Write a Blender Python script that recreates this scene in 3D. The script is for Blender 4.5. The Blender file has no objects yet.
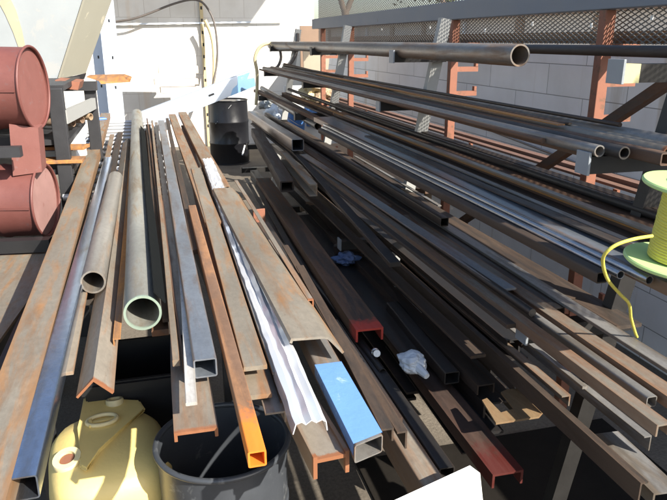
import bpy, bmesh, math, random
from mathutils import Vector, Matrix, noise
rnd = random.Random(7)
S = bpy.context.scene
COL = S.collection
R = math.radians
# ------------------------------------------------------------------ camera
H = 1.75; F = 650.0; CX, CY = 333.5, 250.0
PSI, PIT = R(15.3), R(17.9)
RT = Vector((math.cos(PSI), -math.sin(PSI), 0))
HF = Vector((math.sin(PSI), math.cos(PSI), 0))
FW = HF*math.cos(PIT) - Vector((0, 0, math.sin(PIT)))
UP = HF*math.sin(PIT) + Vector((0, 0, math.cos(PIT)))
EYE = Vector((0, 0, H))
cam = bpy.data.cameras.new('camera'); co = bpy.data.objects.new('camera', cam); COL.objects.link(co)
co.location = EYE; co.rotation_euler = (R(90)-PIT, 0, -PSI)
cam.sensor_width = 36; cam.lens = F/667*36; cam.clip_end = 2000; cam.clip_start = .05
S.camera = co

def at(px, py, **k):
    """a measured image point taken to the plane x=, y= or z= where the thing stands"""
    d = RT*((px-CX)/F) + UP*((CY-py)/F) + FW
    for n, i in (('x', 0), ('y', 1), ('z', 2)):
        if n in k: return EYE + d*((k[n]-EYE[i])/d[i])
def pt(s):
    if s[0] == 'w': return Vector(s[1:])
    return at(s[1], s[2], **{s[0]: s[3]})

# ------------------------------------------------------------------ materials
MATS = {}
def nodes(name):
    m = bpy.data.materials.new(name); m.use_nodes = True
    nt = m.node_tree; b = nt.nodes['Principled BSDF']
    return m, nt, b
def N(nt, t, **k):
    n = nt.nodes.new(t)
    for a, v in k.items(): setattr(n, a, v)
    return n
def ramp(nt, stops):
    r = N(nt, 'ShaderNodeValToRGB'); e = r.color_ramp.elements
    while len(e) < len(stops): e.new(.5)
    for i, (p, c) in enumerate(stops):
        e[i].position = p; e[i].color = (*c, 1) if len(c) == 3 else c
    return r
def coords(nt, sc, rand=True):
    tc = N(nt, 'ShaderNodeTexCoord'); mp = N(nt, 'ShaderNodeMapping')
    mp.inputs['Scale'].default_value = sc
    nt.links.new(tc.outputs['Object'], mp.inputs['Vector'])
    if rand:
        oi = N(nt, 'ShaderNodeObjectInfo'); mu = N(nt, 'ShaderNodeMath', operation='MULTIPLY'); mu.inputs[1].default_value = 57
        cb = N(nt, 'ShaderNodeCombineXYZ')
        nt.links.new(oi.outputs['Random'], mu.inputs[0])
        for i in range(3): nt.links.new(mu.outputs[0], cb.inputs[i])
        nt.links.new(cb.outputs[0], mp.inputs['Location'])
    return tc, mp
def noise_(nt, vec, scale, detail=6, rough=.6, dist=0):
    n = N(nt, 'ShaderNodeTexNoise'); n.inputs['Scale'].default_value = scale
    n.inputs['Detail'].default_value = detail; n.inputs['Roughness'].default_value = rough
    n.inputs['Distortion'].default_value = dist
    nt.links.new(vec, n.inputs['Vector']); return n
def mix(nt, fac, a, b):
    m = N(nt, 'ShaderNodeMix', data_type='RGBA')
    for s, v in ((0, fac), (6, a), (7, b)):
        if hasattr(v, 'is_output'): nt.links.new(v, m.inputs[s])
        elif s == 0: m.inputs[0].default_value = v
        else: m.inputs[s].default_value = (*v, 1)
    return m.outputs[2]

def steel(name, base, rust, amt=.5, rough=.6, metal=.3, spots=(.05, .035, .025), tip=None, tiplen=.06, streak=.1, fine=1.0, edge=.7):
    """weathered steel: streaks along the bar (local Y), rust blooms, dark specks, an optional coloured tip"""
    m, nt, b = nodes(name); L = nt.links.new
    tc, mp = coords(nt, (1, streak, 1))
    n1 = noise_(nt, mp.outputs[0], 22*fine, 8, .62, .6)
    r1 = ramp(nt, [(max(0, .68-amt*.5), (0, 0, 0)), (min(1, .86-amt*.5), (1, 1, 1))]); L(n1.outputs['Fac'], r1.inputs[0])
    tc2, mp2 = coords(nt, (1, .6, 1))
    n2 = noise_(nt, mp2.outputs[0], 60*fine, 7, .7)
    base2 = tuple(c*.62 for c in base)
    c0 = mix(nt, n2.outputs['Fac'], base2, tuple(min(1, c*1.3) for c in base))
    rs = ramp(nt, [(0, tuple(c*.5 for c in rust)), (.45, rust), (1, tuple(min(1, c*1.5) for c in rust))]); L(n2.outputs['Fac'], rs.inputs[0])
    c1 = mix(nt, r1.outputs[0], c0, rs.outputs[0])
    n3 = noise_(nt, mp2.outputs[0], 140*fine, 3, .5)
    r3 = ramp(nt, [(.63, (0, 0, 0)), (.76, (1, 1, 1))]); L(n3.outputs['Fac'], r3.inputs[0])
    f3 = N(nt, 'ShaderNodeMath', operation='MULTIPLY'); f3.inputs[1].default_value = .3; L(r3.outputs[0], f3.inputs[0])
    col = mix(nt, f3.outputs[0], c1, spots)
    n4 = noise_(nt, mp2.outputs[0], 2.2, 3, .5)
    r4 = ramp(nt, [(.3, (.72, .72, .72)), (.7, (1.12, 1.12, 1.12))]); L(n4.outputs['Fac'], r4.inputs[0])
    mm = N(nt, 'ShaderNodeMix', data_type='RGBA', blend_type='MULTIPLY'); mm.inputs[0].default_value = 1
    L(col, mm.inputs[6]); L(r4.outputs[0], mm.inputs[7]); col = mm.outputs[2]
    tc5, mp5 = coords(nt, (1, .16, 1))
    n5 = noise_(nt, mp5.outputs[0], 11*fine, 7, .68, .5)
    r5 = ramp(nt, [(.50, (0, 0, 0)), (.64, (.62, .62, .62))]); L(n5.outputs['Fac'], r5.inputs[0])
    col = mix(nt, r5.outputs[0], col, tuple(c*.72 for c in rust))
    ea = N(nt, 'ShaderNodeAttribute', attribute_name='across'); eb = N(nt, 'ShaderNodeMath', operation='ABSOLUTE'); L(ea.outputs['Fac'], eb.inputs[0])
    en = N(nt, 'ShaderNodeMath', operation='MULTIPLY_ADD'); L(n5.outputs['Fac'], en.inputs[0]); en.inputs[1].default_value = 1.3; L(eb.outputs[0], en.inputs[2])
    er = N(nt, 'ShaderNodeMapRange'); er.inputs[1].default_value = 1.36; er.inputs[2].default_value = 1.62; er.inputs[4].default_value = edge; L(en.outputs[0], er.inputs[0])
    col = mix(nt, er.outputs[0], col, tuple(min(1, c*1.05) for c in rust))
    if tip:
        sx = N(nt, 'ShaderNodeSeparateXYZ'); L(tc.outputs['Object'], sx.inputs[0])
        ad = N(nt, 'ShaderNodeMath', operation='MULTIPLY_ADD'); ad.inputs[1].default_value = tiplen*1.6
        L(n2.outputs['Fac'], ad.inputs[0]); ad.inputs[2].default_value = -tiplen*.8
        su = N(nt, 'ShaderNodeMath', operation='ADD'); L(sx.outputs[1], su.inputs[0]); L(ad.outputs[0], su.inputs[1])
        mr = N(nt, 'ShaderNodeMapRange'); mr.inputs[1].default_value = tiplen*.6; mr.inputs[2].default_value = tiplen*1.3
        mr.inputs[3].default_value = 1; mr.inputs[4].default_value = 0; L(su.outputs[0], mr.inputs[0])
        col = mix(nt, mr.outputs[0], col, tip)
    L(col, b.inputs['Base Color'])
    rr = ramp(nt, [(0, (rough,)*3), (1, (min(1, rough+.3),)*3)]); L(r1.outputs[0], rr.inputs[0]); L(rr.outputs[0], b.inputs['Roughness'])
    me = N(nt, 'ShaderNodeMapRange'); me.inputs[3].default_value = metal; me.inputs[4].default_value = metal*.15
    L(r1.outputs[0], me.inputs[0]); L(me.outputs[0], b.inputs['Metallic'])
    bp = N(nt, 'ShaderNodeBump'); bp.inputs['Strength'].default_value = .25; bp.inputs['Distance'].default_value = .002
    L(n2.outputs['Fac'], bp.inputs['Height']); L(bp.outputs[0], b.inputs['Normal'])
    MATS[name] = m; return m

def paint(name, c, rough=.5, metal=0, var=.15, wear=None, wearamt=.3, scale=9, bump=.1, spec=.5):
    m, nt, b = nodes(name); L = nt.links.new
    tc, mp = coords(nt, (1, 1, 1))
    n1 = noise_(nt, mp.outputs[0], scale, 8, .65)
    col = mix(nt, n1.outputs['Fac'], tuple(x*(1-var) for x in c), tuple(min(1, x*(1+var)) for x in c))
    if wear:
        n2 = noise_(nt, mp.outputs[0], scale*1.7, 9, .7, .4)
        r2 = ramp(nt, [(.72-wearamt*.4, (0, 0, 0)), (.78-wearamt*.4, (1, 1, 1))]); L(n2.outputs['Fac'], r2.inputs[0])
        col = mix(nt, r2.outputs[0], col, wear)
    L(col, b.inputs['Base Color'])
    rr = N(nt, 'ShaderNodeMapRange'); rr.inputs[3].default_value = max(.02, rough-.12); rr.inputs[4].default_value = min(1, rough+.15)
    L(n1.outputs['Fac'], rr.inputs[0]); L(rr.outputs[0], b.inputs['Roughness'])
    b.inputs['Metallic'].default_value = metal; b.inputs['Specular IOR Level'].default_value = spec
    if bump:
        bp = N(nt, 'ShaderNodeBump'); bp.inputs['Strength'].default_value = bump; bp.inputs['Distance'].default_value = .004
        n3 = noise_(nt, mp.outputs[0], scale*8, 5, .6); L(n3.outputs['Fac'], bp.inputs['Height']); L(bp.outputs[0], b.inputs['Normal'])
    MATS[name] = m; return m

TAN = (.25, .205, .15); GREY = (.27, .255, .235); ORG = (.23, .115, .052); BRN = (.13, .075, .045); DARK = (.04, .036, .033)
steel('tan_rust', TAN, ORG, .42, .55, .15)
steel('tan_plate', (.235, .205, .16), (.25, .13, .055), .36, .5, .15, streak=.14)
steel('light_mill', (.29, .27, .235), (.23, .145, .08), .25, .42, .35)
steel('grey_mill', GREY, (.24, .14, .075), .28, .42, .45)
steel('blue_grey', (.27, .30, .34), (.22, .13, .07), .14, .36, .6)
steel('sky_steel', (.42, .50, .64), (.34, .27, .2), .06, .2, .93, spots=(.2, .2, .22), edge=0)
steel('brown_rust', (.085, .054, .038), (.125, .062, .032), .5, .65, .15)
steel('orange_rust', (.27, .14, .07), (.42, .19, .055), .55, .65, .05)
steel('dark_steel', DARK, (.06, .036, .024), .35, .5, .22)
steel('black_steel', (.024, .0225, .022), (.035, .024, .018), .25, .5, .2)
steel('dull_brown', (.042, .033, .026), (.065, .04, .025), .5, .6, .12)
steel('orange_tip', (.20, .115, .07), (.30, .15, .07), .5, .6, .1, tip=(.72, .20, .02), tiplen=.13)
steel('red_tip', (.06, .042, .032), (.15, .08, .045), .5, .6, .15, tip=(.50, .06, .04), tiplen=.085)
steel('burnt_tip', (.05, .034, .027), (.075, .04, .027), .5, .6, .15, tip=(.075, .010, .006), tiplen=.14)
steel('rust_tip', (.26, .225, .18), (.22, .13, .075), .35, .55, .2, tip=(.27, .11, .05), tiplen=.012)
steel('green_tip', (.30, .295, .255), (.24, .18, .11), .3, .45, .25, tip=(.27, .34, .27), tiplen=.009)
steel('white_flake', (.52, .50, .47), (.30, .27, .23), .22, .55, .1, streak=.5)
steel('shelf_grey', (.26, .25, .235), (.13, .10, .07), .3, .45, .35)
steel('shelf_tan', (.205, .18, .145), (.16, .085, .045), .5, .55, .2)
steel('gold_plate', (.31, .205, .11), (.24, .12, .05), .3, .5, .1)
steel('pink_bar', (.20, .115, .085), (.16, .085, .055), .4, .6, .1)
steel('chrome_tube', (.42, .42, .43), (.25, .2, .15), .1, .22, .85)
paint('blue_film', (.13, .27, .55), .25, 0, .15, (.34, .46, .64), .35, 6, .25)
paint('orange_primer', (.255, .098, .056), .65, 0, .25, (.17, .08, .045), .45, 12)
paint('pale_paint', (.34, .34, .32), .5, 0, .12, (.30, .22, .15), .1, 14)
paint('plate_grey', (.25, .27, .29), .5, .1, .12, (.18, .11, .06), .12, 16)
paint('leg_dark', (.024, .022, .02), .5, .2, .2, (.15, .09, .06), .15, 12)
paint('sunlit_yellow', (.50, .47, .24), .5, 0, .15, (.2, .15, .08), .2, 14)  # pale yellow of sunlight on the top arm
paint('rail_blue', (.17, .19, .22), .5, .1, .15, (.12, .09, .07), .12, 7)
paint('mesh_dark', (.17, .16, .15), .55, .4, .2)
paint('post_black', (.035, .035, .038), .5, .2, .2, (.2, .17, .14), .15, 14)
paint('red_paint', (.145, .05, .041), .5, 0, .2, (.13, .06, .055), .3, 14)
paint('cap_pink', (.30, .17, .15), .6, 0, .2, (.24, .12, .10), .3, 14)
paint('red_pale', (.20, .078, .064), .55, 0, .15, (.20, .11, .10), .3, 16)
paint('black_drum', (.008, .008, .01), .3, 0, .3, (.05, .05, .05), .12, 10)
paint('navy_drum', (.055, .06, .068), .32, .1, .3, (.12, .125, .13), .35, 8)
paint('yellow_plastic', (.80, .62, .23), .45, 0, .1, (.60, .43, .15), .16, 6, .25)
paint('cream_plastic', (.70, .60, .33), .45, 0, .06)
paint('bung_rust', (.22, .09, .05), .7, 0, .4)
paint('white_board', (.70, .69, .65), .6, 0, .04, (.62, .58, .5), .06, 4)
paint('board_edge', (.45, .33, .2), .8, 0, .2)
paint('cream_sheet', (.33, .315, .25), .6, 0, .08, (.55, .50, .38), .3, 4)
paint('white_bag', (.27, .29, .295), .65, 0, .2, (.30, .305, .295), .45, 3.2)
paint('bag_stain', (.35, .31, .21), .7, 0, .2, (.40, .40, .36), .3, 5)
paint('beam_pale', (.40, .455, .53), .45, 0, .08, (.3, .34, .4), .1, 6)
paint('white_steel', (.56, .62, .70), .45, 0, .06, (.5, .5, .5), .06, 6)
paint('lime_plastic', (.42, .60, .24), .4, 0, .08, (.50, .66, .34), .2, 9)
paint('rope_yellow', (.60, .53, .09), .6, 0, .15, None, .3, 60, .3)
paint('straw_hose', (.58, .47, .26), .5, 0, .15)
paint('hose_dark', (.10, .085, .075), .5, 0, .2)
paint('rag', (.60, .64, .68), .5, 0, .12, (.3, .3, .3), .15, 14)
paint('blue_plastic', (.06, .17, .42), .4, 0, .15)
paint('pale_blue', (.16, .29, .46), .5, 0, .2, (.3, .42, .55), .3, 8)
paint('blue_cloth', (.10, .15, .28), .7, 0, .3)
paint('plywood', (.36, .30, .22), .7, 0, .15, (.36, .26, .16), .3, 5)
paint('brown_board', (.23, .15, .10), .7, 0, .2)
paint('pale_wood', (.60, .53, .44), .75, 0, .15)
paint('wood', (.34, .24, .15), .75, 0, .2)
paint('pipe_shade', (.005, .006, .006), .85, 0, .3, None, .3, 9, .1, .12)  # near black for the shade strip on the large pipe
paint('shade_black', (.016, .0135, .011), .95, 0, .4, None, .3, 9, .3, .1)  # near black standing in for shade on the ground
paint('black_plastic', (.012, .012, .013), .5, 0, .3)
paint('neighbour', (.56, .51, .46), .8, 0, .15, (.24, .19, .15), .3, 1.2)
paint('roof_sheet', (.45, .45, .44), .5, .3, .1)
paint('label_white', (.82, .82, .80), .5, 0, .03)
paint('bark', (.22, .16, .11), .9, 0, .3)
paint('leaf', (.10, .13, .028), .6, 0, .4)
paint('galv', (.55, .56, .57), .45, .5, .12, (.4, .35, .28), .12, 9)
paint('wire', (.3, .28, .26), .4, .5, .1)

def blockwall(name, c, mortar, bw, bh, stain=None, proud=.12, axis='YZ'):
    m, nt, b = nodes(name); L = nt.links.new
    tc = N(nt, 'ShaderNodeTexCoord'); sp = N(nt, 'ShaderNodeSeparateXYZ'); L(tc.outputs['Object'], sp.inputs[0])
    cb = N(nt, 'ShaderNodeCombineXYZ'); L(sp.outputs[1 if axis == 'YZ' else 0], cb.inputs[0]); L(sp.outputs[2], cb.inputs[1])
    br = N(nt, 'ShaderNodeTexBrick'); L(cb.outputs[0], br.inputs[0])
    br.inputs['Scale'].default_value = 1; br.inputs['Brick Width'].default_value = bw; br.inputs['Row Height'].default_value = bh
    br.inputs['Mortar Size'].default_value = .0035; br.inputs['Mortar Smooth'].default_value = .5
    br.inputs['Color1'].default_value = (*c, 1); br.inputs['Color2'].default_value = (*[x*.93 for x in c], 1); br.inputs['Mortar'].default_value = (*mortar, 1)
    n1 = noise_(nt, tc.outputs['Object'], 3, 8, .6); r1 = ramp(nt, [(.3, (.90, .895, .88)), (.62, (1, 1, 1))]); L(n1.outputs['Fac'], r1.inputs[0])
    mm = N(nt, 'ShaderNodeMix', data_type='RGBA', blend_type='MULTIPLY'); mm.inputs[0].default_value = 1
    L(br.outputs['Color'], mm.inputs[6]); L(r1.outputs[0], mm.inputs[7]); col = mm.outputs[2]
    if stain:   # rust runs down the face
        mp = N(nt, 'ShaderNodeMapping'); mp.inputs['Scale'].default_value = (2.3, 2.3, .12); L(tc.outputs['Object'], mp.inputs[0])
        n2 = noise_(nt, mp.outputs[0], 1.6, 6, .6); r2 = ramp(nt, [(.60, (0, 0, 0)), (.74, (.85, .85, .85))]); L(n2.outputs['Fac'], r2.inputs[0])
        col = mix(nt, r2.outputs[0], col, stain)
    L(col, b.inputs['Base Color']); b.inputs['Roughness'].default_value = .8
    bp = N(nt, 'ShaderNodeBump'); bp.inputs['Strength'].default_value = .5; bp.inputs['Distance'].default_value = .004
    n3 = noise_(nt, tc.outputs['Object'], 90, 4, .6)
    ml = N(nt, 'ShaderNodeMath', operation='MULTIPLY_ADD'); L(n3.outputs['Fac'], ml.inputs[0]); ml.inputs[1].default_value = .3
    iv = N(nt, 'ShaderNodeMath', operation='SUBTRACT'); iv.inputs[0].default_value = 1; L(br.outputs['Fac'], iv.inputs[1]); L(iv.outputs[0], ml.inputs[2])
    L(ml.outputs[0], bp.inputs['Height']); L(bp.outputs[0], b.inputs['Normal'])
    MATS[name] = m
blockwall('right_wall', (.93, .935, .95), (.36, .36, .36), .8, .2, (.44, .36, .24))
blockwall('back_wall', (.70, .68, .64), (.47, .43, .39), .4, .3, (.62, .50, .38), axis='XZ')

def ground_mat():
    m, nt, b = nodes('ground'); L = nt.links.new
    tc = N(nt, 'ShaderNodeTexCoord')
    n1 = noise_(nt, tc.outputs['Object'], .9, 10, .65); n2 = noise_(nt, tc.outputs['Object'], 70, 6, .75); n3 = noise_(nt, tc.outputs['Object'], 260, 3, .6)
    r1 = ramp(nt, [(.35, (.10, .085, .066)), (.62, (.20, .17, .135))]); L(n1.outputs['Fac'], r1.inputs[0])
    r2 = ramp(nt, [(.3, (.55, .54, .52)), (.7, (1.2, 1.18, 1.15))]); L(n2.outputs['Fac'], r2.inputs[0])
    mm = N(nt, 'ShaderNodeMix', data_type='RGBA', blend_type='MULTIPLY'); mm.inputs[0].default_value = 1
    L(r1.outputs[0], mm.inputs[6]); L(r2.outputs[0], mm.inputs[7])
    r3 = ramp(nt, [(.62, (0, 0, 0)), (.7, (.7, .7, .7))]); L(n3.outputs['Fac'], r3.inputs[0])
    L(mix(nt, r3.outputs[0], mm.outputs[2], (.08, .065, .05)), b.inputs['Base Color']); b.inputs['Roughness'].default_value = .9
    bp = N(nt, 'ShaderNodeBump'); bp.inputs['Strength'].default_value = .6; bp.inputs['Distance'].default_value = .006
    L(n2.outputs['Fac'], bp.inputs['Height']); L(bp.outputs[0], b.inputs['Normal'])
    MATS['ground'] = m
ground_mat()

# ------------------------------------------------------------------ building helpers
def link(o, mat=None, parent=None):
    COL.objects.link(o)
    if mat: o.data.materials.append(MATS[mat])
    if parent: o.parent = parent
    return o
def tag(o, label, cat, group=None):
    o['label'] = label; o['category'] = cat
    if group: o['group'] = group
    return o
def thing(name, label, cat, loc=(0, 0, 0), rot=(0, 0, 0), group=None):
    o = bpy.data.objects.new(name, None); COL.objects.link(o); o.location = loc; o.rotation_euler = rot
    o.empty_display_size = .1
    return tag(o, label, cat, group)
def obj(name, bm, mat, parent=None, smooth=None, loc=None):
    bmesh.ops.recalc_face_normals(bm, faces=bm.faces[:])
    me = bpy.data.meshes.new(name); bm.to_mesh(me); bm.free()
    if smooth is not None:
        for p in me.polygons: p.use_smooth = True
        me.set_sharp_from_angle(angle=R(smooth))
    o = link(bpy.data.objects.new(name, me), mat, parent)
    if loc: o.location = loc
    return o
def box(bm, c, s, rot=None, bev=0):
    """box of full size s at c"""
    g = bmesh.ops.create_cube(bm, size=1); vs = g['verts']
    M = Matrix.Translation(c) @ (rot.to_4x4() if rot else Matrix.Identity(4)) @ Matrix.Diagonal((*s, 1))
    bmesh.ops.transform(bm, matrix=M, verts=vs)
    if bev:
        es = list({e for v in vs for e in v.link_edges})
        bmesh.ops.bevel(bm, geom=es, offset=bev, segments=2, affect='EDGES', profile=.5)
    return vs
def beam(bm, a, b, w, h, up=(0, 0, 1)):
    a = Vector(a); b = Vector(b); y = (b-a).normalized(); x = y.cross(Vector(up)).normalized(); z = x.cross(y)
    rot = Matrix((x, y, z)).transposed()
    return box(bm, (a+b)/2, (w, (b-a).length, h), rot)
def tube(bm, pts, r, n=10, closed=False, cap=True):
    pts = [Vector(p) for p in pts]; rings = []; k = len(pts); prev = None
    for i, p in enumerate(pts):
        q0 = pts[i-1] if i or closed else p; q1 = pts[(i+1) % k] if i < k-1 or closed else p
        t = (q1-q0).normalized()
        if prev is None: prev = Vector((0, 0, 1)) if abs(t.z) < .9 else Vector((1, 0, 0))
        x = (prev - t*prev.dot(t)).normalized(); prev = x; y = t.cross(x)
        rr = r(i/(k-1)) if callable(r) else r
        rings.append([bm.verts.new(p+(x*math.cos(2*math.pi*j/n)+y*math.sin(2*math.pi*j/n))*rr) for j in range(n)])
    for i in range(k if closed else k-1):
        A, B = rings[i], rings[(i+1) % k]
        for j in range(n): bm.faces.new((A[j], A[(j+1) % n], B[(j+1) % n], B[j]))
    if cap and not closed: bm.faces.new(rings[0]); bm.faces.new(rings[-1])
def spline(ps, m=8):
    ps = [Vector(p) for p in ps]; out = []
    for i in range(len(ps)-1):
        p0 = ps[max(i-1, 0)]; p1 = ps[i]; p2 = ps[i+1]; p3 = ps[min(i+2, len(ps)-1)]
        for j in range(m):
            t = j/m
            out.append(.5*((2*p1)+(p2-p0)*t+(2*p0-5*p1+4*p2-p3)*t*t+(3*p1-p0-3*p2+p3)*t**3))
    return out+[ps[-1]]
def lathe(bm, prof, n=40):
    rings = [[bm.verts.new((r*math.cos(2*math.pi*j/n), r*math.sin(2*math.pi*j/n), z)) for j in range(n)] for r, z in prof]
    for A, B in zip(rings, rings[1:]):
        for j in range(n): bm.faces.new((A[j], A[(j+1) % n], B[(j+1) % n], B[j]))
    return rings
def prism(bm, pts, off):
    a = [bm.verts.new(p) for p in pts]; b = [bm.verts.new(Vector(p)+Vector(off)) for p in pts]; n = len(a)
    bm.faces.new(a); bm.faces.new(list(reversed(b)))
    for i in range(n): bm.faces.new((a[i], b[i], b[(i+1) % n], a[(i+1) % n]))

# bar sections: outline (and hole); x across, z up, origin at the middle of the top (pipes: the axis)
def p_pipe(od, t=.005, n=32):
    c = lambda r: [(r*math.cos(2*math.pi*j/n), r*math.sin(2*math.pi*j/n)) for j in range(n)]
    return c(od/2), c(od/2-t)
def p_rod(od, n=16): return [(od/2*math.cos(2*math.pi*j/n), od/2*math.sin(2*math.pi*j/n)) for j in range(n)], None
def p_box(w, h, t=.004, r=.006):
    def rr(w, h, r):
        out = []
        for sx, sz, a0 in ((1, 1, 0), (-1, 1, 90), (-1, -1, 180), (1, -1, 270)):
            for k in range(4):
                a = R(a0+30*k); out.append((sx*(w/2-r)+r*math.cos(a), sz*(h/2-r)+r*math.sin(a)-H_))
        return out
    H_ = h/2
    return rr(w, h, min(r, w/3, h/3)), rr(w-2*t, h-2*t, min(max(r-t, .001), w/5, h/5))
def p_flat(w, t):
    c = min(.0012, t/4)
    return [(-w/2+c, 0), (w/2-c, 0), (w/2, -c), (w/2, -t+c), (w/2-c, -t), (-w/2+c, -t), (-w/2, -t+c), (-w/2, -c)], None
def p_sheet(pl, t):
    """open section: a polyline (upper side) thickened downwards / to its right"""
    pl = [Vector((x, z)) for x, z in pl]; low = []
    for i, p in enumerate(pl):
        d0 = (p-pl[i-1]).normalized() if i else None; d1 = (pl[i+1]-p).normalized() if i < len(pl)-1 else None
        n0 = Vector((d0.y, -d0.x)) if d0 else None; n1 = Vector((d1.y, -d1.x)) if d1 else None
        if n0 is None: q = n1
        elif n1 is None: q = n0
        else: q = (n0+n1)/(1+n0.dot(n1))
        low.append(p+q*t)
    return [tuple(p) for p in pl]+[tuple(p) for p in reversed(low)], None
def p_angle(a, b, t): return p_sheet([(-a/2, 0), (a/2, 0), (a/2, -b)], t)        # flat leg on top, leg down at the right
def p_angle_l(a, b, t): return p_sheet([(-a/2, -b), (-a/2, 0), (a/2, 0)], t)      # leg down at the left
def p_ridge(a, t): return p_sheet([(-a*.707, -a*.707), (0, 0), (a*.707, -a*.707)], t)
def p_chan(w, h, t): return p_sheet([(-w/2, -h), (-w/2, 0), (w/2, 0), (w/2, -h)], t)     # web on top
def p_trough(w, h, t): return p_sheet([(w/2, 0), (w/2, -h), (-w/2, -h), (-w/2, 0)], t) if 0 else p_sheet([(-w/2-0, 0), (-w/2, -h), (w/2, -h), (w/2, 0)], -t)
def p_cside(w, h, t): return p_sheet([(-w/2, -h), (w/2, -h), (w/2, 0), (-w/2, 0)][::-1], t)  # open to the left
def p_H(w, h, t, web=.45):
    a, b = -w/2, w/2; z1 = -h*web; z2 = z1-t
    return [(a, 0), (a+t, 0), (a+t, z1), (b-t, z1), (b-t, 0), (b, 0), (b, -h), (b-t, -h), (b-t, z2), (a+t, z2), (a+t, -h), (a, -h)], None
def p_I(w, h, t):
    a = w/2; s = t/2
    return [(-a, 0), (a, 0), (a, -t), (s, -t), (s, -h+t), (a, -h+t), (a, -h), (-a, -h), (-a, -h+t), (-s, -h+t), (-s, -t), (-a, -t)], None

BARS = {}
def bar(name, label, prof, near, far, mat, roll=0, cat='steel bar', group=None, bow=.0015, nseg=10, parent=None, smooth=None, skew=0, crumple=0):
    A = pt(near); B = pt(far)
    if far[0] == 'd': pass
    y = B-A; ln = y.length; y.normalize(); x = y.cross(Vector((0, 0, 1))).normalized(); z = x.cross(y)
    out, hole = prof; bm = bmesh.new(); q = Matrix.Rotation(R(roll), 2)
    ph = rnd.random()*9; rg = random.Random(len(BARS)*7+3)
    def ring(pts, k):
        s = k/nseg; dx = bow*math.sin(s*math.pi*2+ph); dz = bow*math.sin(s*5+ph*2)
        res = []
        for (px, pz) in pts:
            v = q @ Vector((px, pz))
            yy = s*ln + (skew*v.x if k == 0 else 0)
            cx = cz = 0
            if crumple:
                nv = noise.noise_vector(Vector((px*60, s*ln*14, pz*60+ph))); cx, cz = nv.x*crumple, nv.z*crumple
            res.append(bm.verts.new((v.x+dx+cx, yy, v.y+dz+cz)))
        return res
    O = [ring(out, k) for k in range(nseg+1)]; n = len(out)
    for a, b in zip(O, O[1:]):
        for j in range(n): bm.faces.new((a[j], a[(j+1) % n], b[(j+1) % n], b[j]))
    if hole:
        I = [ring(hole, k) for k in range(nseg+1)]
        for a, b in zip(I, I[1:]):
            for j in range(n): bm.faces.new((a[j], b[j], b[(j+1) % n], a[(j+1) % n]))
        for a, b in ((O[0], I[0]), (O[-1], I[-1])):
            for j in range(n): bm.faces.new((a[j], b[j], b[(j+1) % n], a[(j+1) % n]))
    else:
        bm.faces.new(O[0]); bm.faces.new(O[-1])
    o = obj(name, bm, mat, parent, smooth if smooth is not None else 35)
    hw = max(abs(p[0]) for p in out); at_ = o.data.attributes.new('across', 'FLOAT', 'POINT')
    per = [abs(p[0])/hw for p in out] if not hole or len(out) < 20 else [0]*n
    sg = [(1 if p[0] > 0 else -1)*v for p, v in zip(out, per)]
    vals = sg*(nseg+1)+[0]*(len(o.data.vertices)-n*(nseg+1))
    at_.data.foreach_set('value', vals)
    M = Matrix((x, y, z)).transposed().to_4x4(); M.translation = A
    if parent is None:
        o.matrix_world = M; tag(o, label, cat, group)
    BARS[len(BARS)] = o
    return o

# ------------------------------------------------------------------ setting
bm = bmesh.new(); bmesh.ops.create_grid(bm, x_segments=2, y_segments=2, size=400)
g = obj('ground', bm, 'ground'); g['kind'] = 'structure'

WX = 2.6
bm = bmesh.new(); box(bm, (WX+.1, 5.7, .86), (.2, 13.4, 1.72))
tag(obj('block_wall', bm, 'right_wall'), 'pale painted block wall in shade behind the steel rack', 'wall')
bm = bmesh.new(); box(bm, (-1.9, 11.6, 2.3), (9.4, .2, 4.6))
tag(obj('block_wall', bm, 'back_wall'), 'bright white sunlit block wall across the far end of the yard', 'wall')

# corrugated awning on the back wall, above the frame: throws the scalloped shade
rt = thing('awning', 'corrugated sheet awning on top of the white end wall', 'awning', (0, 11.5, 4.55))
bm = bmesh.new(); rows = []
nx = 380
for i in range(nx+1):
    x = -6 + (3.73+6)*i/nx; dz = .022*math.sin(x*2*math.pi/.17)
    rows.append([bm.verts.new((x, yy, zz+dz)) for yy, zz in ((-2.94-.012*math.sin(x*9), 0.0), (0, .12), (0, .125), (-2.94-.012*math.sin(x*9), .005))])
for a, b in zip(rows, rows[1:]):
    for j in range(4): bm.faces.new((a[j], a[(j+1) % 4], b[(j+1) % 4], b[j]))
obj('roof_sheet', bm, 'roof_sheet', rt, 40)
for k in range(4):
    bm = bmesh.new(); beam(bm, (-5.5+k*2.9, -.01, -.75), (-5.5+k*2.9, -2.5, -.06), .05, .05); obj('bracket', bm, 'galv', rt)

# neighbour's building beyond the wall
nb = thing('neighbour_building', 'low brown building seen through the wire mesh above the wall', 'building', (6.2, 9, 0))
bm = bmesh.new(); box(bm, (1, 6, 1.06), (2, 32, 2.12)); obj('wall', bm, 'neighbour', nb)
bm = bmesh.new(); box(bm, (.95, 6, 2.16), (2.3, 32.3, .07)); obj('roof', bm, 'brown_board', nb)
for k in range(12):
    bm = bmesh.new(); box(bm, (-.03, -9+k*2.1, 1.5), (.05, .1+.06*(k % 3), 1.2)); obj('door_strip' if k % 3 else 'white_post', bm, 'brown_board' if k % 3 else 'white_steel', nb)

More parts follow.
